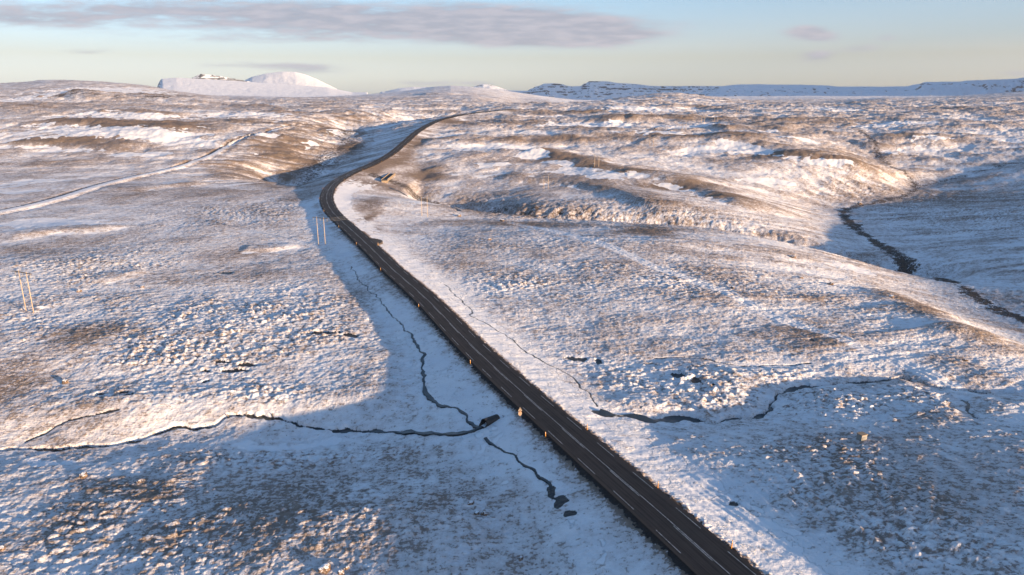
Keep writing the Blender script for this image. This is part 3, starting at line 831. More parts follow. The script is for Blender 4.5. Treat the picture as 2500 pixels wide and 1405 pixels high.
def mountain(profile, dist, run, mat, gully=30.0, terr=0.0, seed=0.0, foot=-60.0, flat=.35, jag=6.0, endw=None):
    """a massif whose skyline passes through the given directions at the given distance"""
    a = []; zt = []
    for (px, py) in profile:
        aa, ee = ae(px, py); a.append(aa * dist); zt.append(CAM_H + ee * dist)
    a = np.array(a); zt = np.array(zt)
    nu = int(min(900, max(120, (a[-1] - a[0]) / 12))); nv = 90
    xs_ = np.linspace(a[0] - run * .15, a[-1] + run * .15, nu)
    tv = np.concatenate([np.linspace(0, 1, 62), np.linspace(1.03, 2.2, 28)])
    XX, TT = np.meshgrid(xs_, tv)
    XX = XX.ravel(); TT = TT.ravel()
    YYm = dist - run + TT * run
    top = np.interp(XX, a, zt)
    top = top + jag * fbm(XX, XX * 0 + seed, 260, 4, .6, seed) * sst(top - foot, 20, 160)
    f = np.where(TT < 1, np.clip(TT, 0, 1) ** (1.0 + flat), np.clip(1 - (TT - 1) ** 2 * .55, 0, 1))
    gl = (1 - np.abs(fbm(XX, YYm * .35, 420, 4, .55, seed + 5)) * 2)
    h = (top - foot) * f
    if terr:
        hh = h / terr + .25 * fbm(XX, YYm, 900, 2, .5, seed)
        fr_ = hh - np.floor(hh)
        h = h + terr * (sst(fr_, .25, .75) - fr_) * .5 * sst(TT, .1, .3)
    env = np.clip(np.sin(np.clip(TT, 0, 1) * math.pi), 0, 1)
    z = foot + h + gl * gully * env * sst(top - foot, 30, 200)
    ew = endw or run * .12
    ends = sst(XX, xs_[0], xs_[0] + ew) * (1 - sst(XX, xs_[-1] - ew, xs_[-1]))
    z = foot - 30 + (z - foot + 30) * ends
    XX = XX * YYm / dist
    me = grid_mesh("mountain", np.stack([XX, YYm, z], -1), nu, len(tv))
    o = link("mountain", me, mat)
    tag(o, kind='structure')
    return o
# shaded tableland in the middle, long ridge on the right, sunlit dome and ledge on the left
mountain([(1120, 226), (1150, 214), (1180, 206), (1195, 207), (1215, 212), (1240, 221), (1290, 223)], 13500, 1200, MT_MID, 30, 0, 3., 0)
mountain([(1180, 232), (1230, 224), (1288, 222), (1305, 213), (1330, 205), (1350, 204), (1375, 207), (1398, 213), (1418, 210), (1428, 204), (1440, 199), (1475, 199), (1510, 203), (1560, 207), (1600, 210), (1660, 211), (1700, 210), (1760, 211), (1840, 214), (1900, 220), (1960, 232)], 11500, 1000, MT_ROCK, 34, 40., 7., -70, .5, 9)
mountain([(1700, 232), (1735, 218), (1760, 210), (1800, 208), (1850, 206), (1950, 208), (2050, 211), (2150, 213), (2210, 211), (2235, 207), (2262, 201), (2330, 199), (2440, 195), (2500, 190), (2700, 176), (2900, 190), (3000, 232)], 8200, 1300, MT_MID, 44, 26., 11., 5, .5, 7)
mountain([(380, 226), (384, 212), (389, 199), (395, 193), (430, 190), (470, 192), (560, 197), (640, 203), (720, 208), (800, 214), (860, 226)], 9500, 1500, MT_SNOW, 6, 0, 15., 10, .1, 1.5, 30)
mountain([(455, 205), (470, 190), (490, 181), (505, 182), (540, 187), (590, 196), (640, 206)], 11000, 520, MT_ROCK, 14, 18, 19., 60, .4, 3)
mountain([(560, 214), (590, 200), (615, 188), (650, 180), (690, 175), (720, 176), (745, 182), (770, 192), (795, 204), (820, 216), (835, 226)], 12500, 1700, MT_SNOW, 14, 0, 23., 30, .15, 2)
mountain([(940, 224), (975, 216), (1010, 213), (1060, 213), (1100, 216)], 14500, 1500, MT_MID, 10, 0, 29., 30, .3, 4)
# unseen high range added right of the frame to shade the tableland
def shadow_range():
    p0 = np.array([5600., 4300.]); p1 = np.array([8200., 9300.])
    n = 120; m_ = 60
    tt = np.linspace(-.1, 1.1, n); ww_ = np.linspace(-1, 1, m_)
    T, Wd = np.meshgrid(tt, ww_)
    T = T.ravel(); Wd = Wd.ravel()
    dv = (p1 - p0); nrm = np.array([dv[1], -dv[0]]) / np.linalg.norm(dv)
    x = p0[0] + dv[0] * T + nrm[0] * Wd * 1300; y = p0[1] + dv[1] * T + nrm[1] * Wd * 1300
    h = 1150 * np.clip(1 - np.abs(Wd), 0, 1) ** .8 * sst(T, -.1, .12) * (1 - sst(T, .95, 1.1))
    z = -20 + h + 60 * fbm(x, y, 900, 5, .55, 3.) * sst(h, 20, 200)
    me = grid_mesh("mountain", np.stack([x, y, z], -1), n, m_)
    tag(link("mountain", me, MT_MID), kind='structure')
shadow_range()

# ------------------------------------------------------------------ the road
def ribbon(name, pl, zs, offs, uvs=True, dz=0.0):
    """offs: lateral offsets; pl (n,2), zs (n,)"""
    d = np.gradient(pl, axis=0); d /= np.linalg.norm(d, axis=1)[:, None]
    nr = np.stack([d[:, 1], -d[:, 0]], 1)
    V = []
    for o_ in offs:
        V.append(np.column_stack([pl + nr * o_, zs + dz]))
    V = np.stack(V, 1).reshape(-1, 3)
    s = np.concatenate([[0], np.cumsum(np.linalg.norm(np.diff(pl, axis=0), axis=1))])
    me = grid_mesh(name, V, len(offs), len(pl), {'across': np.tile(np.array(offs, float), len(pl)), 'along': np.repeat(s, len(offs))})
    return me

def asphalt_mat():
    m, t, b = new_mat("asphalt")
    pos = t.node('ShaderNodeNewGeometry').outputs['Position']
    ac = t.attr('across'); al = t.attr('along')
    n1 = t.noise(pos, 6.0, 3.0, .6); n2 = t.noise(pos, .35, 4.0, .6)
    cb = t.node('ShaderNodeCombineXYZ'); t.put(cb.inputs[0], t.math('MULTIPLY', ac, 3.0)); t.put(cb.inputs[1], t.math('MULTIPLY', al, .035))
    st = t.noise(cb.outputs[0], 1.0, 4.0, .6)
    c = t.mix(t.mapr(n2, .3, .7), (.027, .0235, .021, 1), (.042, .036, .032, 1))
    c = t.mix(t.mapr(st, .38, .62, 0, .8), c, (.060, .051, .046, 1))
    # dust of blown snow in the bend
    frost = t.math('MULTIPLY', t.mapr(t.math('ADD', t.math('MULTIPLY', st, .6), t.math('MULTIPLY', n1, .4)), .50, .66), t.math('MULTIPLY', t.mapr(al, 385, 450), t.mapr(al, 520, 640, 1, 0)))
    c = t.mix(t.math('MULTIPLY', frost, .55), c, (.5, .5, .52, 1))
    edge = t.mapr(t.math('ADD', t.math('ABSOLUTE', ac), t.math('MULTIPLY', t.noise(pos, 1.6, 3.0, .6), .9)), 3.45, 3.9)
    c = t.mix(t.math('MULTIPLY', edge, .8), c, (.06, .048, .04, 1))
    t.put(b.inputs['Base Color'], c)
    b.inputs['Roughness'].default_value = .8
    b.inputs['Specular IOR Level'].default_value = .2
    bp = t.node('ShaderNodeBump'); bp.inputs['Distance'].default_value = .02
    t.put(bp.inputs['Height'], n1); t.l.new(bp.outputs[0], b.inputs['Normal'])
    return m
ASPH = asphalt_mat()
rm = ribbon("road", road, _rz, [-3.75, -3.3, -2.9, -1.5, 0, 1.5, 2.9, 3.3, 3.75], dz=-.02)
road_o = tag(link("road", rm, ASPH), kind='structure')
def paint_mat():
    m, t, b = new_mat("worn_white_paint")
    pos = t.node('ShaderNodeNewGeometry').outputs['Position']
    n = t.noise(pos, 3.0, 4.0, .65)
    c = t.mix(t.mapr(n, .35, .62), (.09, .085, .08, 1), (.50, .50, .48, 1))
    t.put(b.inputs['Base Color'], c)
    b.inputs['Roughness'].default_value = .6
    return m
PAINT = paint_mat()

def dashes(name, off, width, on_len, gap, start=0.0, end=None):
    tot = _rs[-1] if end is None else end
    verts = []; faces = []
    d = np.gradient(road, axis=0); d /= np.linalg.norm(d, axis=1)[:, None]
    def at(s, o_):
        x = np.interp(s, _rs, road[:, 0]); y = np.interp(s, _rs, road[:, 1])
        dx = np.interp(s, _rs, d[:, 0]); dy = np.interp(s, _rs, d[:, 1])
        return (x + dy * o_, y - dx * o_, float(road_z(s)) - .02 + .012)
    s = start
    while s < tot:
        e = min(s + on_len, tot)
        n = max(2, int((e - s) / 3) + 1)
        b0 = len(verts)
        for k in range(n):
            q = s + (e - s) * k / (n - 1)
            verts.append(at(q, off - width / 2)); verts.append(at(q, off + width / 2))
        for k in range(n - 1):
            i = b0 + 2 * k
            faces.append((i, i + 1, i + 3, i + 2))
        s = e + gap if gap > 0 else tot
    me = bpy.data.meshes.new(name); me.from_pydata(verts, [], faces); me.update()
    return link(name, me, PAINT, road_o)
dashes("centre_line", .10, .12, 3000, 0, 0)
dashes("dashed_centre_line", -.16, .12, 9.0, 9.0, 3)
dashes("edge_line", -2.95, .11, 6.0, 6.0, 0)
dashes("edge_line", 2.95, .11, 6.0, 6.0, 4)

# ------------------------------------------------------------------ mesh building helpers for the objects
class MB:
    def __init__(s): s.v = []; s.f = []
    def box(s, c, size, rz=0.0, taper=1.0, tilt=None):
        sx, sy, sz = [q / 2 for q in size]
        b = len(s.v)
        M_ = Matrix.Rotation(rz, 3, 'Z')
        if tilt: M_ = M_ @ Matrix.Rotation(tilt, 3, 'X')
        for dz in (-1, 1):
            k = 1.0 if dz < 0 else taper
            for dx, dy in ((-1, -1), (1, -1), (1, 1), (-1, 1)):
                p = M_ @ Vector((dx * sx * k, dy * sy * k, dz * sz))
                s.v.append((c[0] + p.x, c[1] + p.y, c[2] + p.z))
        for q in ((3, 2, 1, 0), (4, 5, 6, 7), (0, 1, 5, 4), (1, 2, 6, 5), (2, 3, 7, 6), (3, 0, 4, 7)):
            s.f.append(tuple(b + i for i in q))
        return s
    def tube(s, pts, rad, n=8, caps=True):
        if not isinstance(rad, (list, tuple)): rad = [rad] * len(pts)
        P = [Vector(p) for p in pts]
        b = len(s.v)
        for i, p in enumerate(P):
            d = (P[min(i + 1, len(P) - 1)] - P[max(i - 1, 0)]).normalized()
            ref = Vector((0, 0, 1)) if abs(d.z) < .9 else Vector((1, 0, 0))
            u = d.cross(ref).normalized(); w = d.cross(u)
            for k in range(n):
                a = 2 * math.pi * k / n
                q = p + (u * math.cos(a) + w * math.sin(a)) * rad[i]
                s.v.append(tuple(q))
        for i in range(len(P) - 1):
            for k in range(n):
                a = b + i * n + k; c = b + i * n + (k + 1) % n
                s.f.append((a, c, c + n, a + n))
        if caps:
            s.f.append(tuple(b + k for k in range(n))[::-1])
            s.f.append(tuple(b + (len(P) - 1) * n + k for k in range(n)))
        return s
    def prism(s, outline, y0, y1):
        """outline in xz, extruded along y"""
        b = len(s.v); n = len(outline)
        for y in (y0, y1):
            for (x, z) in outline: s.v.append((x, y, z))
        s.f.append(tuple(b + k for k in range(n)))
        s.f.append(tuple(b + n + k for k in range(n))[::-1])
        for k in range(n):
            a = b + k; c = b + (k + 1) % n
            s.f.append((a, a + n, c + n, c))
        return s
    def build(s, name, mat, parent=None, smooth=False):
        me = bpy.data.meshes.new(name)
        me.from_pydata(s.v, [], s.f)
        if smooth: me.polygons.foreach_set('use_smooth', [True] * len(me.polygons))
        me.update()
        return link(name, me, mat, parent)

def copy_tree(o, parent=None):
    c = o.copy(); COL.objects.link(c)
    c.parent = parent
    for ch in list(o.children): copy_tree(ch, c)
    return c

# ------------------------------------------------------------------ power line
WOOD = plain_mat("weathered_pole_wood", (.42, .33, .24), .8, 0, .2, 3.0)
WOODD = plain_mat("dark_crossarm_timber", (.10, .08, .065), .8, 0, .2, 3.0)
STEEL = plain_mat("galvanised_steel", (.22, .22, .22), .5, .6, .1)
GLASSI = plain_mat("grey_porcelain", (.28, .27, .26), .3, 0, .1)
WIRE = plain_mat("aluminium_wire", (.34, .33, .32), .5, .3, .1)

POLES_PX = [((73, 762), 13.0), ((786, 598), 12.6), ((1037, 531), 12.0), ((1333, 462), 10.6), ((1456, 426), 10.8), ((1590, 361), 9.8), ((1670, 321), 9.6),
            ((1716, 301), 9.6), ((1748, 298), 10.8), ((1801, 280), 9.0), ((1834, 271), 9.0), ((1852, 259), 8.5)]
POLE_LAB = ["two-pole wooden power frame standing nearest, at the far left of the moor",
            "two-pole wooden power frame beside the left verge where the road bends",
            "two-pole power frame right of the road, at the rim of the dark stream gully",
            "two-pole power frame on the plateau just beyond the sunlit gorge cliff",
            "two-pole power frame by the bright snowbank under the brown ridge",
            "two-pole power frame on speckled ground beyond the brown ridge, sixth along the line",
            "distant two-pole power frame in front of the long white snow patch, seventh along the line",
            "distant two-pole power frame, left of the close pair on the dark slope",
            "distant two-pole power frame, right and taller of the close pair on the dark slope",
            "distant two-pole power frame on the small lit knoll, third from the line's far end",
            "very distant two-pole power frame by a snow drift, last but one of the line",
            "faintest and farthest two-pole power frame of the line, under the hill crest"]
pole_xy = [W(*p) for p, h in POLES_PX]
pole_xy = [(x, y) for (x, y) in pole_xy]
arm_tops = []
ext = [(-270.0, 60.0)] + pole_xy + [(pole_xy[-1][0] + 120, pole_xy[-1][1] + 160)]
for i, ((pp, hgt), (x, y)) in enumerate(zip(POLES_PX, pole_xy)):
    dx = ext[i + 2][0] - ext[i][0]; dy = ext[i + 2][1] - ext[i][1]
    ang = math.atan2(dy, dx) - math.pi / 2               # local x along the crossarm
    if i == 0: ang = R(-27)
    gz = H(x, y)
    t_ = empty("power_pole_frame", (x, y, gz - .1), ang)
    tag(t_, POLE_LAB[i], "power pole", "two-pole frames of the power line across the moor")
    sep = 3.9 / 2
    fat = 1.0 + .35 * min(1, max(0, (y - 250) / 700))
    for sx in (-sep, sep):
        gx = x + math.cos(ang) * sx; gy = y + math.sin(ang) * sx
        lz = H(gx, gy) - gz
        MB().tube([(sx, 0, lz - 1.0), (sx, 0, hgt * .5), (sx, 0, hgt)], [.155 * fat, .135 * fat, .11 * fat], 10).build("pole", WOOD, t_, True)
        MB().tube([(sx, 0, hgt), (sx, 0, hgt + .12)], [.12 * fat, .08 * fat], 10).build("pole_cap", STEEL, t_)
    az = hgt - .45
    arm = MB().box((0, .15 * fat, az), (8.6, .10 * fat, .17 * fat)).box((0, -.15 * fat, az), (8.6, .10 * fat, .17 * fat))
    for sx in (-4.1, 0, 4.1): arm.box((sx, 0, az), (.12, .24 * fat, .2))
    arm.build("crossarm", WOODD, t_)
    for s1, s2 in ((-1, 1), (1, -1)):
        MB().tube([(s1 * (sep - .05), .1 * s1, hgt - 2.2), (s2 * (sep - .05), .1 * s1, hgt - 5.4)], .05, 6).build("brace", STEEL, t_)
    tops = []
    for sx in (-3.9, 0.0, 3.9):
        pts = []; rr = []
        for k in range(13):
            pts.append((sx, 0, az - .14 - k * .085)); rr.append(.09 if k % 2 else .045)
        MB().tube(pts, rr, 8).build("insulator", GLASSI, t_, True)
        tops.append(Vector((x + math.cos(ang) * sx, y + math.sin(ang) * sx, gz - .1 + az - 1.18)))
    arm_tops.append(tops)
# three conductors, each one wire over all the frames
a0 = [Vector((-270 + s * 3.0, 60 - s * 2.4, 12.5)) for s in (-1, 0, 1)]
for w in range(3):
    mb = MB()
    P = [a0[w]] + [tp[w] for tp in arm_tops]
    pts = []
    for i in range(len(P) - 1):
        L = (P[i + 1] - P[i]).length
        for k in range(14):
            f = k / 14
            q = P[i].lerp(P[i + 1], f); q.z -= 4 * f * (1 - f) * (L * .018)
            pts.append(q)
    pts.append(P[-1])
    mb.tube([tuple(p) for p in pts], .022, 5, False)
    o = mb.build("power_cable", WIRE)
    tag(o, ["thin power wire strung along the left insulators of the pole frames", "thin power wire strung along the middle insulators of the pole frames", "thin power wire strung along the right insulators of the pole frames"][w],
        "cable", "conductors of the power line")

# ------------------------------------------------------------------ marker posts beside the road
YEL = plain_mat("yellow_plastic", (.50, .22, .03), .5, 0, .06)
REFL = plain_mat("white_reflector", (.75, .75, .72), .3, 0, .05)
def make_post():
    r = empty("marker_post")
    mb = MB()
    mb.prism([(-.055, -.3), (.055, -.3), (.055, 1.18), (.015, 1.3), (-.055, 1.24)], -.035, .035)
    mb.build("post", YEL, r)
    MB().box((0, -.042, 1.05), (.07, .012, .16)).build("reflector", REFL, r)
    return r
proto = make_post()
dnorm = np.gradient(road, axis=0); dnorm /= np.linalg.norm(dnorm, axis=1)[:, None]
def road_at(s, off):
    x = np.interp(s, _rs, road[:, 0]); y = np.interp(s, _rs, road[:, 1])
    dx = np.interp(s, _rs, dnorm[:, 0]); dy = np.interp(s, _rs, dnorm[:, 1])
    return x + dy * off, y - dx * off, math.atan2(dy, dx)
def s_of_pixel(px, py):
    x, y = W(px, py, ROAD_DZ - .3)
    d = np.hypot(road[:, 0] - x, road[:, 1] - y)
    return _rs[int(np.argmin(d))]
left_px = [(1352, 1068), (1153, 884), (1021, 749), (935, 661), (872, 599), (824, 555), (794, 516), (783, 486), (791, 461), (817, 438), (855, 416), (898, 398), (934, 378), (962, 360)]
right_px = [(1797, 1358), (1591, 1186), (1425, 1058), (917, 599), (822, 464), (844, 440), (880, 417), (922, 396), (957, 377), (984, 358), (1010, 333), (1034, 312)]
ordw = ["nearest", "second", "third", "fourth", "fifth", "sixth", "seventh", "eighth", "ninth", "tenth", "eleventh", "twelfth", "thirteenth", "fourteenth"]
lab_l = {0: "yellow marker post on the left verge just past the small road sign", 1: "yellow marker post on the left verge above the culvert stream", 4: "yellow marker post on the left verge opposite the lay-by",
         5: "marker post on the left verge where the wires cross the road", 7: "marker post at the outermost point of the bend, left verge"}
lab_r = {0: "yellow marker post by the clods of the right verge, nearest to the viewer", 1: "yellow marker post half hidden in the snowy right verge, second on that side", 2: "yellow marker post on the right verge opposite the small road sign",
         3: "marker post at the near corner of the dark lay-by", 4: "marker post on the inside of the bend, right verge"}
first = True
for sidename, lst, off, labs in (("left", left_px, -4.25, lab_l), ("right", right_px, 4.25, lab_r)):
    for i, (px, py) in enumerate(lst):
        s = s_of_pixel(px, py)
        x, y, dr_ = road_at(s, off)
        if first: o = proto; first = False
        else: o = copy_tree(proto)
        o.location = (x, y, H(x, y)); o.rotation_euler = (R(random.uniform(-4, 4)), R(random.uniform(-4, 4)), dr_ - math.pi / 2 + R(random.uniform(-8, 8)))
        where = ""
        tag(o, labs.get(i, f"slim marker post on the {sidename} verge, {ordw[i]} from the viewer on that side"), "marker post", "marker posts along the road")

# ------------------------------------------------------------------ road sign
ORANGE = plain_mat("orange_sign_edge", (.60, .20, .05), .5, 0, .05)
SIGNW = plain_mat("pale_sign_back", (.30, .25, .20), .45, 0, .06)
SIGND = plain_mat("dark_sign_bracket", (.10, .055, .03), .5, 0, .1)
s = s_of_pixel(1302, 1030)
x, y, dr_ = road_at(s, -5.3)
sg_ = empty("road_sign", (x, y, H(x, y) - .05), R(10))
sg_.scale = (.8, .8, .9)
tag(sg_, "small two-part road sign with pale plates on a post, left verge", "road sign")
MB().tube([(0, 0, -.4), (0, 0, 3.1)], .045, 8).build("post", STEEL, sg_, True)
tri = [(-.48, 2.12), (.48, 2.12), (.50, 2.2), (.06, 3.02), (-.06, 3.02), (-.50, 2.2)]
MB().prism(tri, -.075, -.05).build("upper_plate", SIGNW, sg_)
MB().box((0, -.09, 2.52), (.13, .02, .86)).box((0, -.09, 2.2), (.86, .02, .08)).build("upper_bracket", SIGND, sg_)
low = [(.46 * math.cos(a), 1.60 + .52 * math.sin(a)) for a in [math.pi * 2 * k / 20 for k in range(20)]]
MB().prism(low, -.075, -.05).build("lower_plate", SIGNW, sg_)
MB().box((0, -.09, 1.62), (.13, .02, .92)).box((0, -.09, 1.9), (.7, .02, .07)).build("lower_bracket", ORANGE, sg_)

# ------------------------------------------------------------------ old bridge
CONC = plain_mat("weathered_concrete", (.30, .23, .16), .85, 0, .25, .8, .05)
DECKM = plain_mat("worn_dark_deck", (.06, .055, .05), .85, 0, .25, .8)
bx_, by_ = BRIDGE
bz = float(base(np.array([bx_]), np.array([by_]))[0]) + .2
br = empty("old_bridge", (bx_, by_, bz), R(1.5))
tag(br, "old narrow concrete bridge with dark deck over the gully right of the bend", "bridge")
MB().box((0, 0, 0), (4.4, 44, .7)).build("deck", DECKM, br)
for sx in (-2.35, 2.35):
    p = MB().box((sx, 0, .5), (.24, 44, .55)).box((sx, 0, .83), (.34, 44, .10))
    for k in range(12): p.box((sx, -21.0 + k * 3.8, .5), (.36, .35, .9))
    p.build("parapet", CONC, br)
MB().box((2.3, 0, -.5), (.5, 43.6, .9)).box((-2.3, 0, -.5), (.5, 43.6, .9)).build("girder", CONC, br)
for sy in (-20.8, 20.8):
    MB().box((0, sy, -3.6), (4.9, 2.4, 6.4), taper=.9).build("abutment", CONC, br)
MB().box((0, 0, -4.2), (4.2, 1.3, 7.2), taper=.8).build("pier", CONC, br)

# ------------------------------------------------------------------ culvert pipe, concrete box, stakes, lay-by
cx, cy = W(1186, 1053)
cz = H(cx, cy)
cu = empty("culvert_pipe", (cx, cy, cz + .35), R(-50))
tag(cu, "dark corrugated culvert mouth where two streams meet below the road bank", "culvert")
def ring_tube(L0, L1, r0, r1, n=24, k=26):
    mb = MB()
    for (ra, flip) in ((r0, 0), (r1, 1)):
        b = len(mb.v)
        for i in range(k):
            yv = L0 + (L1 - L0) * i / (k - 1)
            rr = ra + .03 * math.sin(i * 1.9)
            slant = .0
            for q in range(n):
                a = 2 * math.pi * q / n
                mb.v.append((rr * math.cos(a), yv + (.9 * math.sin(a) if i == 0 else 0), rr * math.sin(a)))
        for i in range(k - 1):
            for q in range(n):
                a = b + i * n + q; c = b + i * n + (q + 1) % n
                mb.f.append((a, c, c + n, a + n) if flip else (a, a + n, c + n, c))
    for q in range(n):
        a = q; c = (q + 1) % n
        mb.f.append((a, c, c + k * n, a + k * n))
    return mb
ring_tube(-.6, 3.0, .95, .86).build("pipe", plain_mat('rusty_dark_steel', (.05, .042, .038), .7, .2, .2), cu, True)
MB().box((0, .9, -.95), (2.6, 2.4, .25)).build("sill", CONC, cu)

x, y = W(2103, 1074)
gb = empty("concrete_block", (x, y, H(x, y) - .15), R(22))
tag(gb, "small grey concrete box standing alone on the shaded moor right of the road", "concrete box")
mb = MB().box((0, 0, .62), (1.35, 1.2, 1.25), taper=.94)
mb.build("body", plain_mat("pale_concrete", (.24, .235, .22), .8, 0, .15, 2.0), gb)
MB().box((0, 0, 1.31), (1.45, 1.3, .13)).build("lid", CONC, gb)
MB().box((-.1, -.62, .6), (.6, .05, .7)).build("door", STEEL, gb)

for (px, py, h, lab) in [(554, 1018, 1.5, "dark weathered stake at the stream bank, thicker of the two"), (662, 1008, 1.3, "slim dark stake at the stream bank, right of the thicker one")]:
    x, y = W(px, py)
    o = MB().box((0, 0, h / 2 - .3), (.24, .22, h + .2), rz=.4, taper=.75).box((.02, .14, h * .62), (.5, .07, .12), rz=.3).build("wooden_stake", WOODD)
    o.location = (x, y + .8, H(x, y + .8)); o.rotation_euler = (.06, -.08, .3)
    tag(o, lab, "stake", "stakes by the stream")

def layby():
    P = [(893, 583), (905, 582), (930, 584), (944, 588), (936, 596), (921, 601), (903, 604), (895, 600)]
    s0 = s_of_pixel(895, 590)
    verts = []; faces = []
    n = 26
    for k in range(n):
        s = s0 - 8 + 16 * k / (n - 1)
        wdt = 3.6 + 4.0 * math.sin(math.pi * k / (n - 1)) ** .8 + .3 * math.sin(k * 2.1)
        for o_ in (3.5, wdt):
            x, y, _ = road_at(s, o_)
            verts.append((x, y, float(road_z(s)) - .03 + .0))
    for k in range(n - 1):
        i = 2 * k
        faces.append((i, i + 1, i + 3, i + 2))
    b = len(verts)
    for k in range(n):
        v = verts[2 * k + 1]; verts.append((v[0], v[1], v[2] - 2.0))
    for k in range(n - 1):
        faces.append((2 * k + 1, b + k, b + k + 1, 2 * k + 3))
    me = bpy.data.meshes.new("lay_by"); me.from_pydata(verts, [], faces); me.update()
    tag(link("lay_by", me, plain_mat("dark_gravel", (.06, .048, .04), .9, 0, .3, .8)), kind='structure')
layby()

# ------------------------------------------------------------------ boulders
ROCKM = None
def rock_mat():
    m, t, b = new_mat("lichened_rock")
    geo = t.node('ShaderNodeNewGeometry')
    nz = t.node('ShaderNodeSeparateXYZ'); t.put(nz.inputs[0], geo.outputs['Normal'])
    n = t.noise(geo.outputs['Position'], 3.0, 5.0, .65)
    c = t.mix(t.mapr(n, .35, .65), (.07, .05, .04, 1), (.24, .15, .09, 1))
    sn = t.mapr(t.math('ADD', nz.outputs[2], t.math('MULTIPLY', t.math('SUBTRACT', n, .5), 1.2)), .72, .9)
    c = t.mix(sn, c, (.8, .81, .83, 1))
    t.put(b.inputs['Base Color'], c); b.inputs['Roughness'].default_value = .9
    bp = t.node('ShaderNodeBump'); bp.inputs['Distance'].default_value = .08
    t.put(bp.inputs['Height'], n); t.l.new(bp.outputs[0], b.inputs['Normal'])
    return m
ROCKM = rock_mat()
def boulder(px, py, r, lab, seed):
    import bmesh
    x, y = W(px, py)
    bm = bmesh.new()
    bmesh.ops.create_icosphere(bm, subdivisions=3, radius=1.0)
    sv = Vector((seed * 3.7, seed * 1.9, seed))
    for v in bm.verts:
        d = v.co.normalized()
        k = 1 + .38 * mnoise.noise(d * 1.3 + sv) + .16 * mnoise.noise(d * 3.1 + sv)
        v.co = Vector((d.x * 1.15, d.y * .9, d.z * .72)) * k * r
    me = bpy.data.meshes.new("boulder"); bm.to_mesh(me); bm.free()
    o = link("boulder", me, ROCKM)
    o.location = (x, y, H(x, y) + r * .22); o.rotation_euler = (0, 0, seed * 1.3)
    tag(o, lab, "boulder", "boulders lying on the snowy moor")
BL = [(205, 1163, .75, "dark snow-capped boulder alone on smooth shaded snow, lower left"),
      (340, 1186, .45, "small brown boulder at the upper edge of the dark heather patch"),
      (793, 1398, .85, "largest rusty boulder at the bottom edge of the picture"),
      (832, 1403, .45, "small rusty boulder cut by the bottom edge, right of the largest one"),
      (847, 1394, .35, "smallest of the rusty boulders at the bottom edge, above and right of the others"),
      (6, 1346, .6, "brown boulder at the left edge of the picture, low down"),
      (1150, 1253, .5, "dark boulder at the end of the tufted slope, topmost of three"),
      (1164, 1275, .5, "dark boulder in the tufted slope, left of the lower two of three"),
      (1182, 1276, .5, "rusty boulder in the tufted slope, right of the lower two of three"),
      (1272, 1378, .35, "small boulder on dark stony ground near the bottom of the picture, left of the road"),
      (2032, 664, 1.0, "dark angular boulder standing out on the rim above the river valley"),
      (1959, 655, .8, "rusty boulder left of the dark angular one on the rim"),
      (1789, 697, .7, "rusty boulder in speckled ground above the old wheel ruts"),
      (1939, 601, 1.2, "rusty boulder on the far gorge side near the river"),
      (1122, 531, 1.1, "brown boulder on the near rim of the gorge, below the dark cave"),
      (1226, 541, 1.3, "rusty boulder on the near rim of the gorge, right of the cave"),
      (1195, 586, .8, "dark boulder on flat ground between the road and the gorge"),
      (160, 937, .8, "dark rock at the foot of the brown patch, left edge of the moor"),
      (193, 713, .8, "long rusty tussock rock among hummocks right of the nearest power frame"),
      (348, 702, .6, "rusty rock at the right end of the hummock field above the smooth snow"),
      (2360, 863, .6, "brown boulder on the sunlit bank above the right-hand stream"),
      (2180, 700, .9, "boulder in brown grass on the brow before the river valley"),
      (1600, 321, 1.6, "far dark rock in the hollow of a snow patch beyond the power line"),
      (2105, 452, 1.8, "dark rock on the far river bank slope")]
for i, (a, b_, r_, lab) in enumerate(BL): boulder(a, b_, r_, lab, i + 1.37)

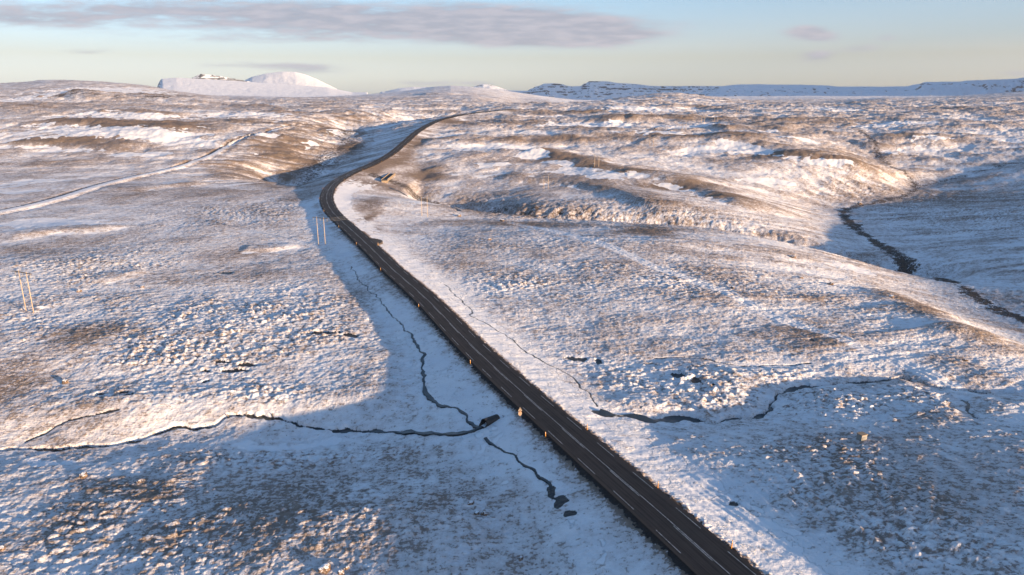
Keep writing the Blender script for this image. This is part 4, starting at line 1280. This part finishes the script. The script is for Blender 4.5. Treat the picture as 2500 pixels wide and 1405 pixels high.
# ------------------------------------------------------------------ water of the streams and ponds
def water_mat():
    m, t, b = new_mat("dark_stream_water")
    pos = t.node('ShaderNodeNewGeometry').outputs['Position']
    n = t.noise(pos, 1.2, 4.0, .6)
    c = t.mix(t.mapr(n, .45, .7), (.008, .010, .012, 1), (.05, .06, .07, 1))
    t.put(b.inputs['Base Color'], c)
    t.put(b.inputs['Roughness'], t.mapr(n, .4, .7, .3, .6))
    return m
WATER = water_mat()
for (pl, hw, dep, bd, bw) in STREAMS:
    if hw < .08: continue
    sq = np.concatenate([[0], np.cumsum(np.linalg.norm(np.diff(pl, axis=0), axis=1))])
    wob = .35 * np.sin(sq * .9) + .5 * np.sin(sq * .31 + 1.7)
    zc = terrain(pl[:, 0], pl[:, 1])[0]
    for _ in range(4):
        zc[1:-1] = np.minimum(zc[1:-1], (zc[:-2] + zc[2:]) / 2 + .05)
    d = np.gradient(pl, axis=0); d /= np.linalg.norm(d, axis=1)[:, None]
    nr = np.stack([d[:, 1], -d[:, 0]], 1)
    w = (hw * np.maximum(.58 + .5 * wob + 1.1 * perlin(sq / 3.7, sq * 0 + hw * 50) + .5 * perlin(sq / 1.3, sq * 0 + hw * 90), .08) + .1)[:, None]
    V = np.stack([np.column_stack([pl - nr * w, zc + dep * .3]), np.column_stack([pl + nr * w, zc + dep * .3])], 1).reshape(-1, 3)
    me = grid_mesh("stream", V, 2, len(pl))
    tag(link("stream", me, WATER), kind='structure')
# ------------------------------------------------------------------ the cold clear air
def haze():
    import bmesh
    m = bpy.data.materials.new("thin_cold_air"); m.use_nodes = True
    t = NT(m.node_tree); t.n.clear()
    v = t.node('ShaderNodeVolumePrincipled')
    v.inputs['Color'].default_value = (.86, .90, .97, 1)
    v.inputs['Density'].default_value = 1.6e-5
    v.inputs['Anisotropy'].default_value = 0.2
    o = t.node('ShaderNodeOutputMaterial'); t.l.new(v.outputs[0], o.inputs['Volume'])
    mb = MB().box((0, 7000, 500), (36000, 26000, 1600))
    h = mb.build("haze", m)
    tag(h, kind='stuff')
haze()
print("total script t", time.time() - _t0)
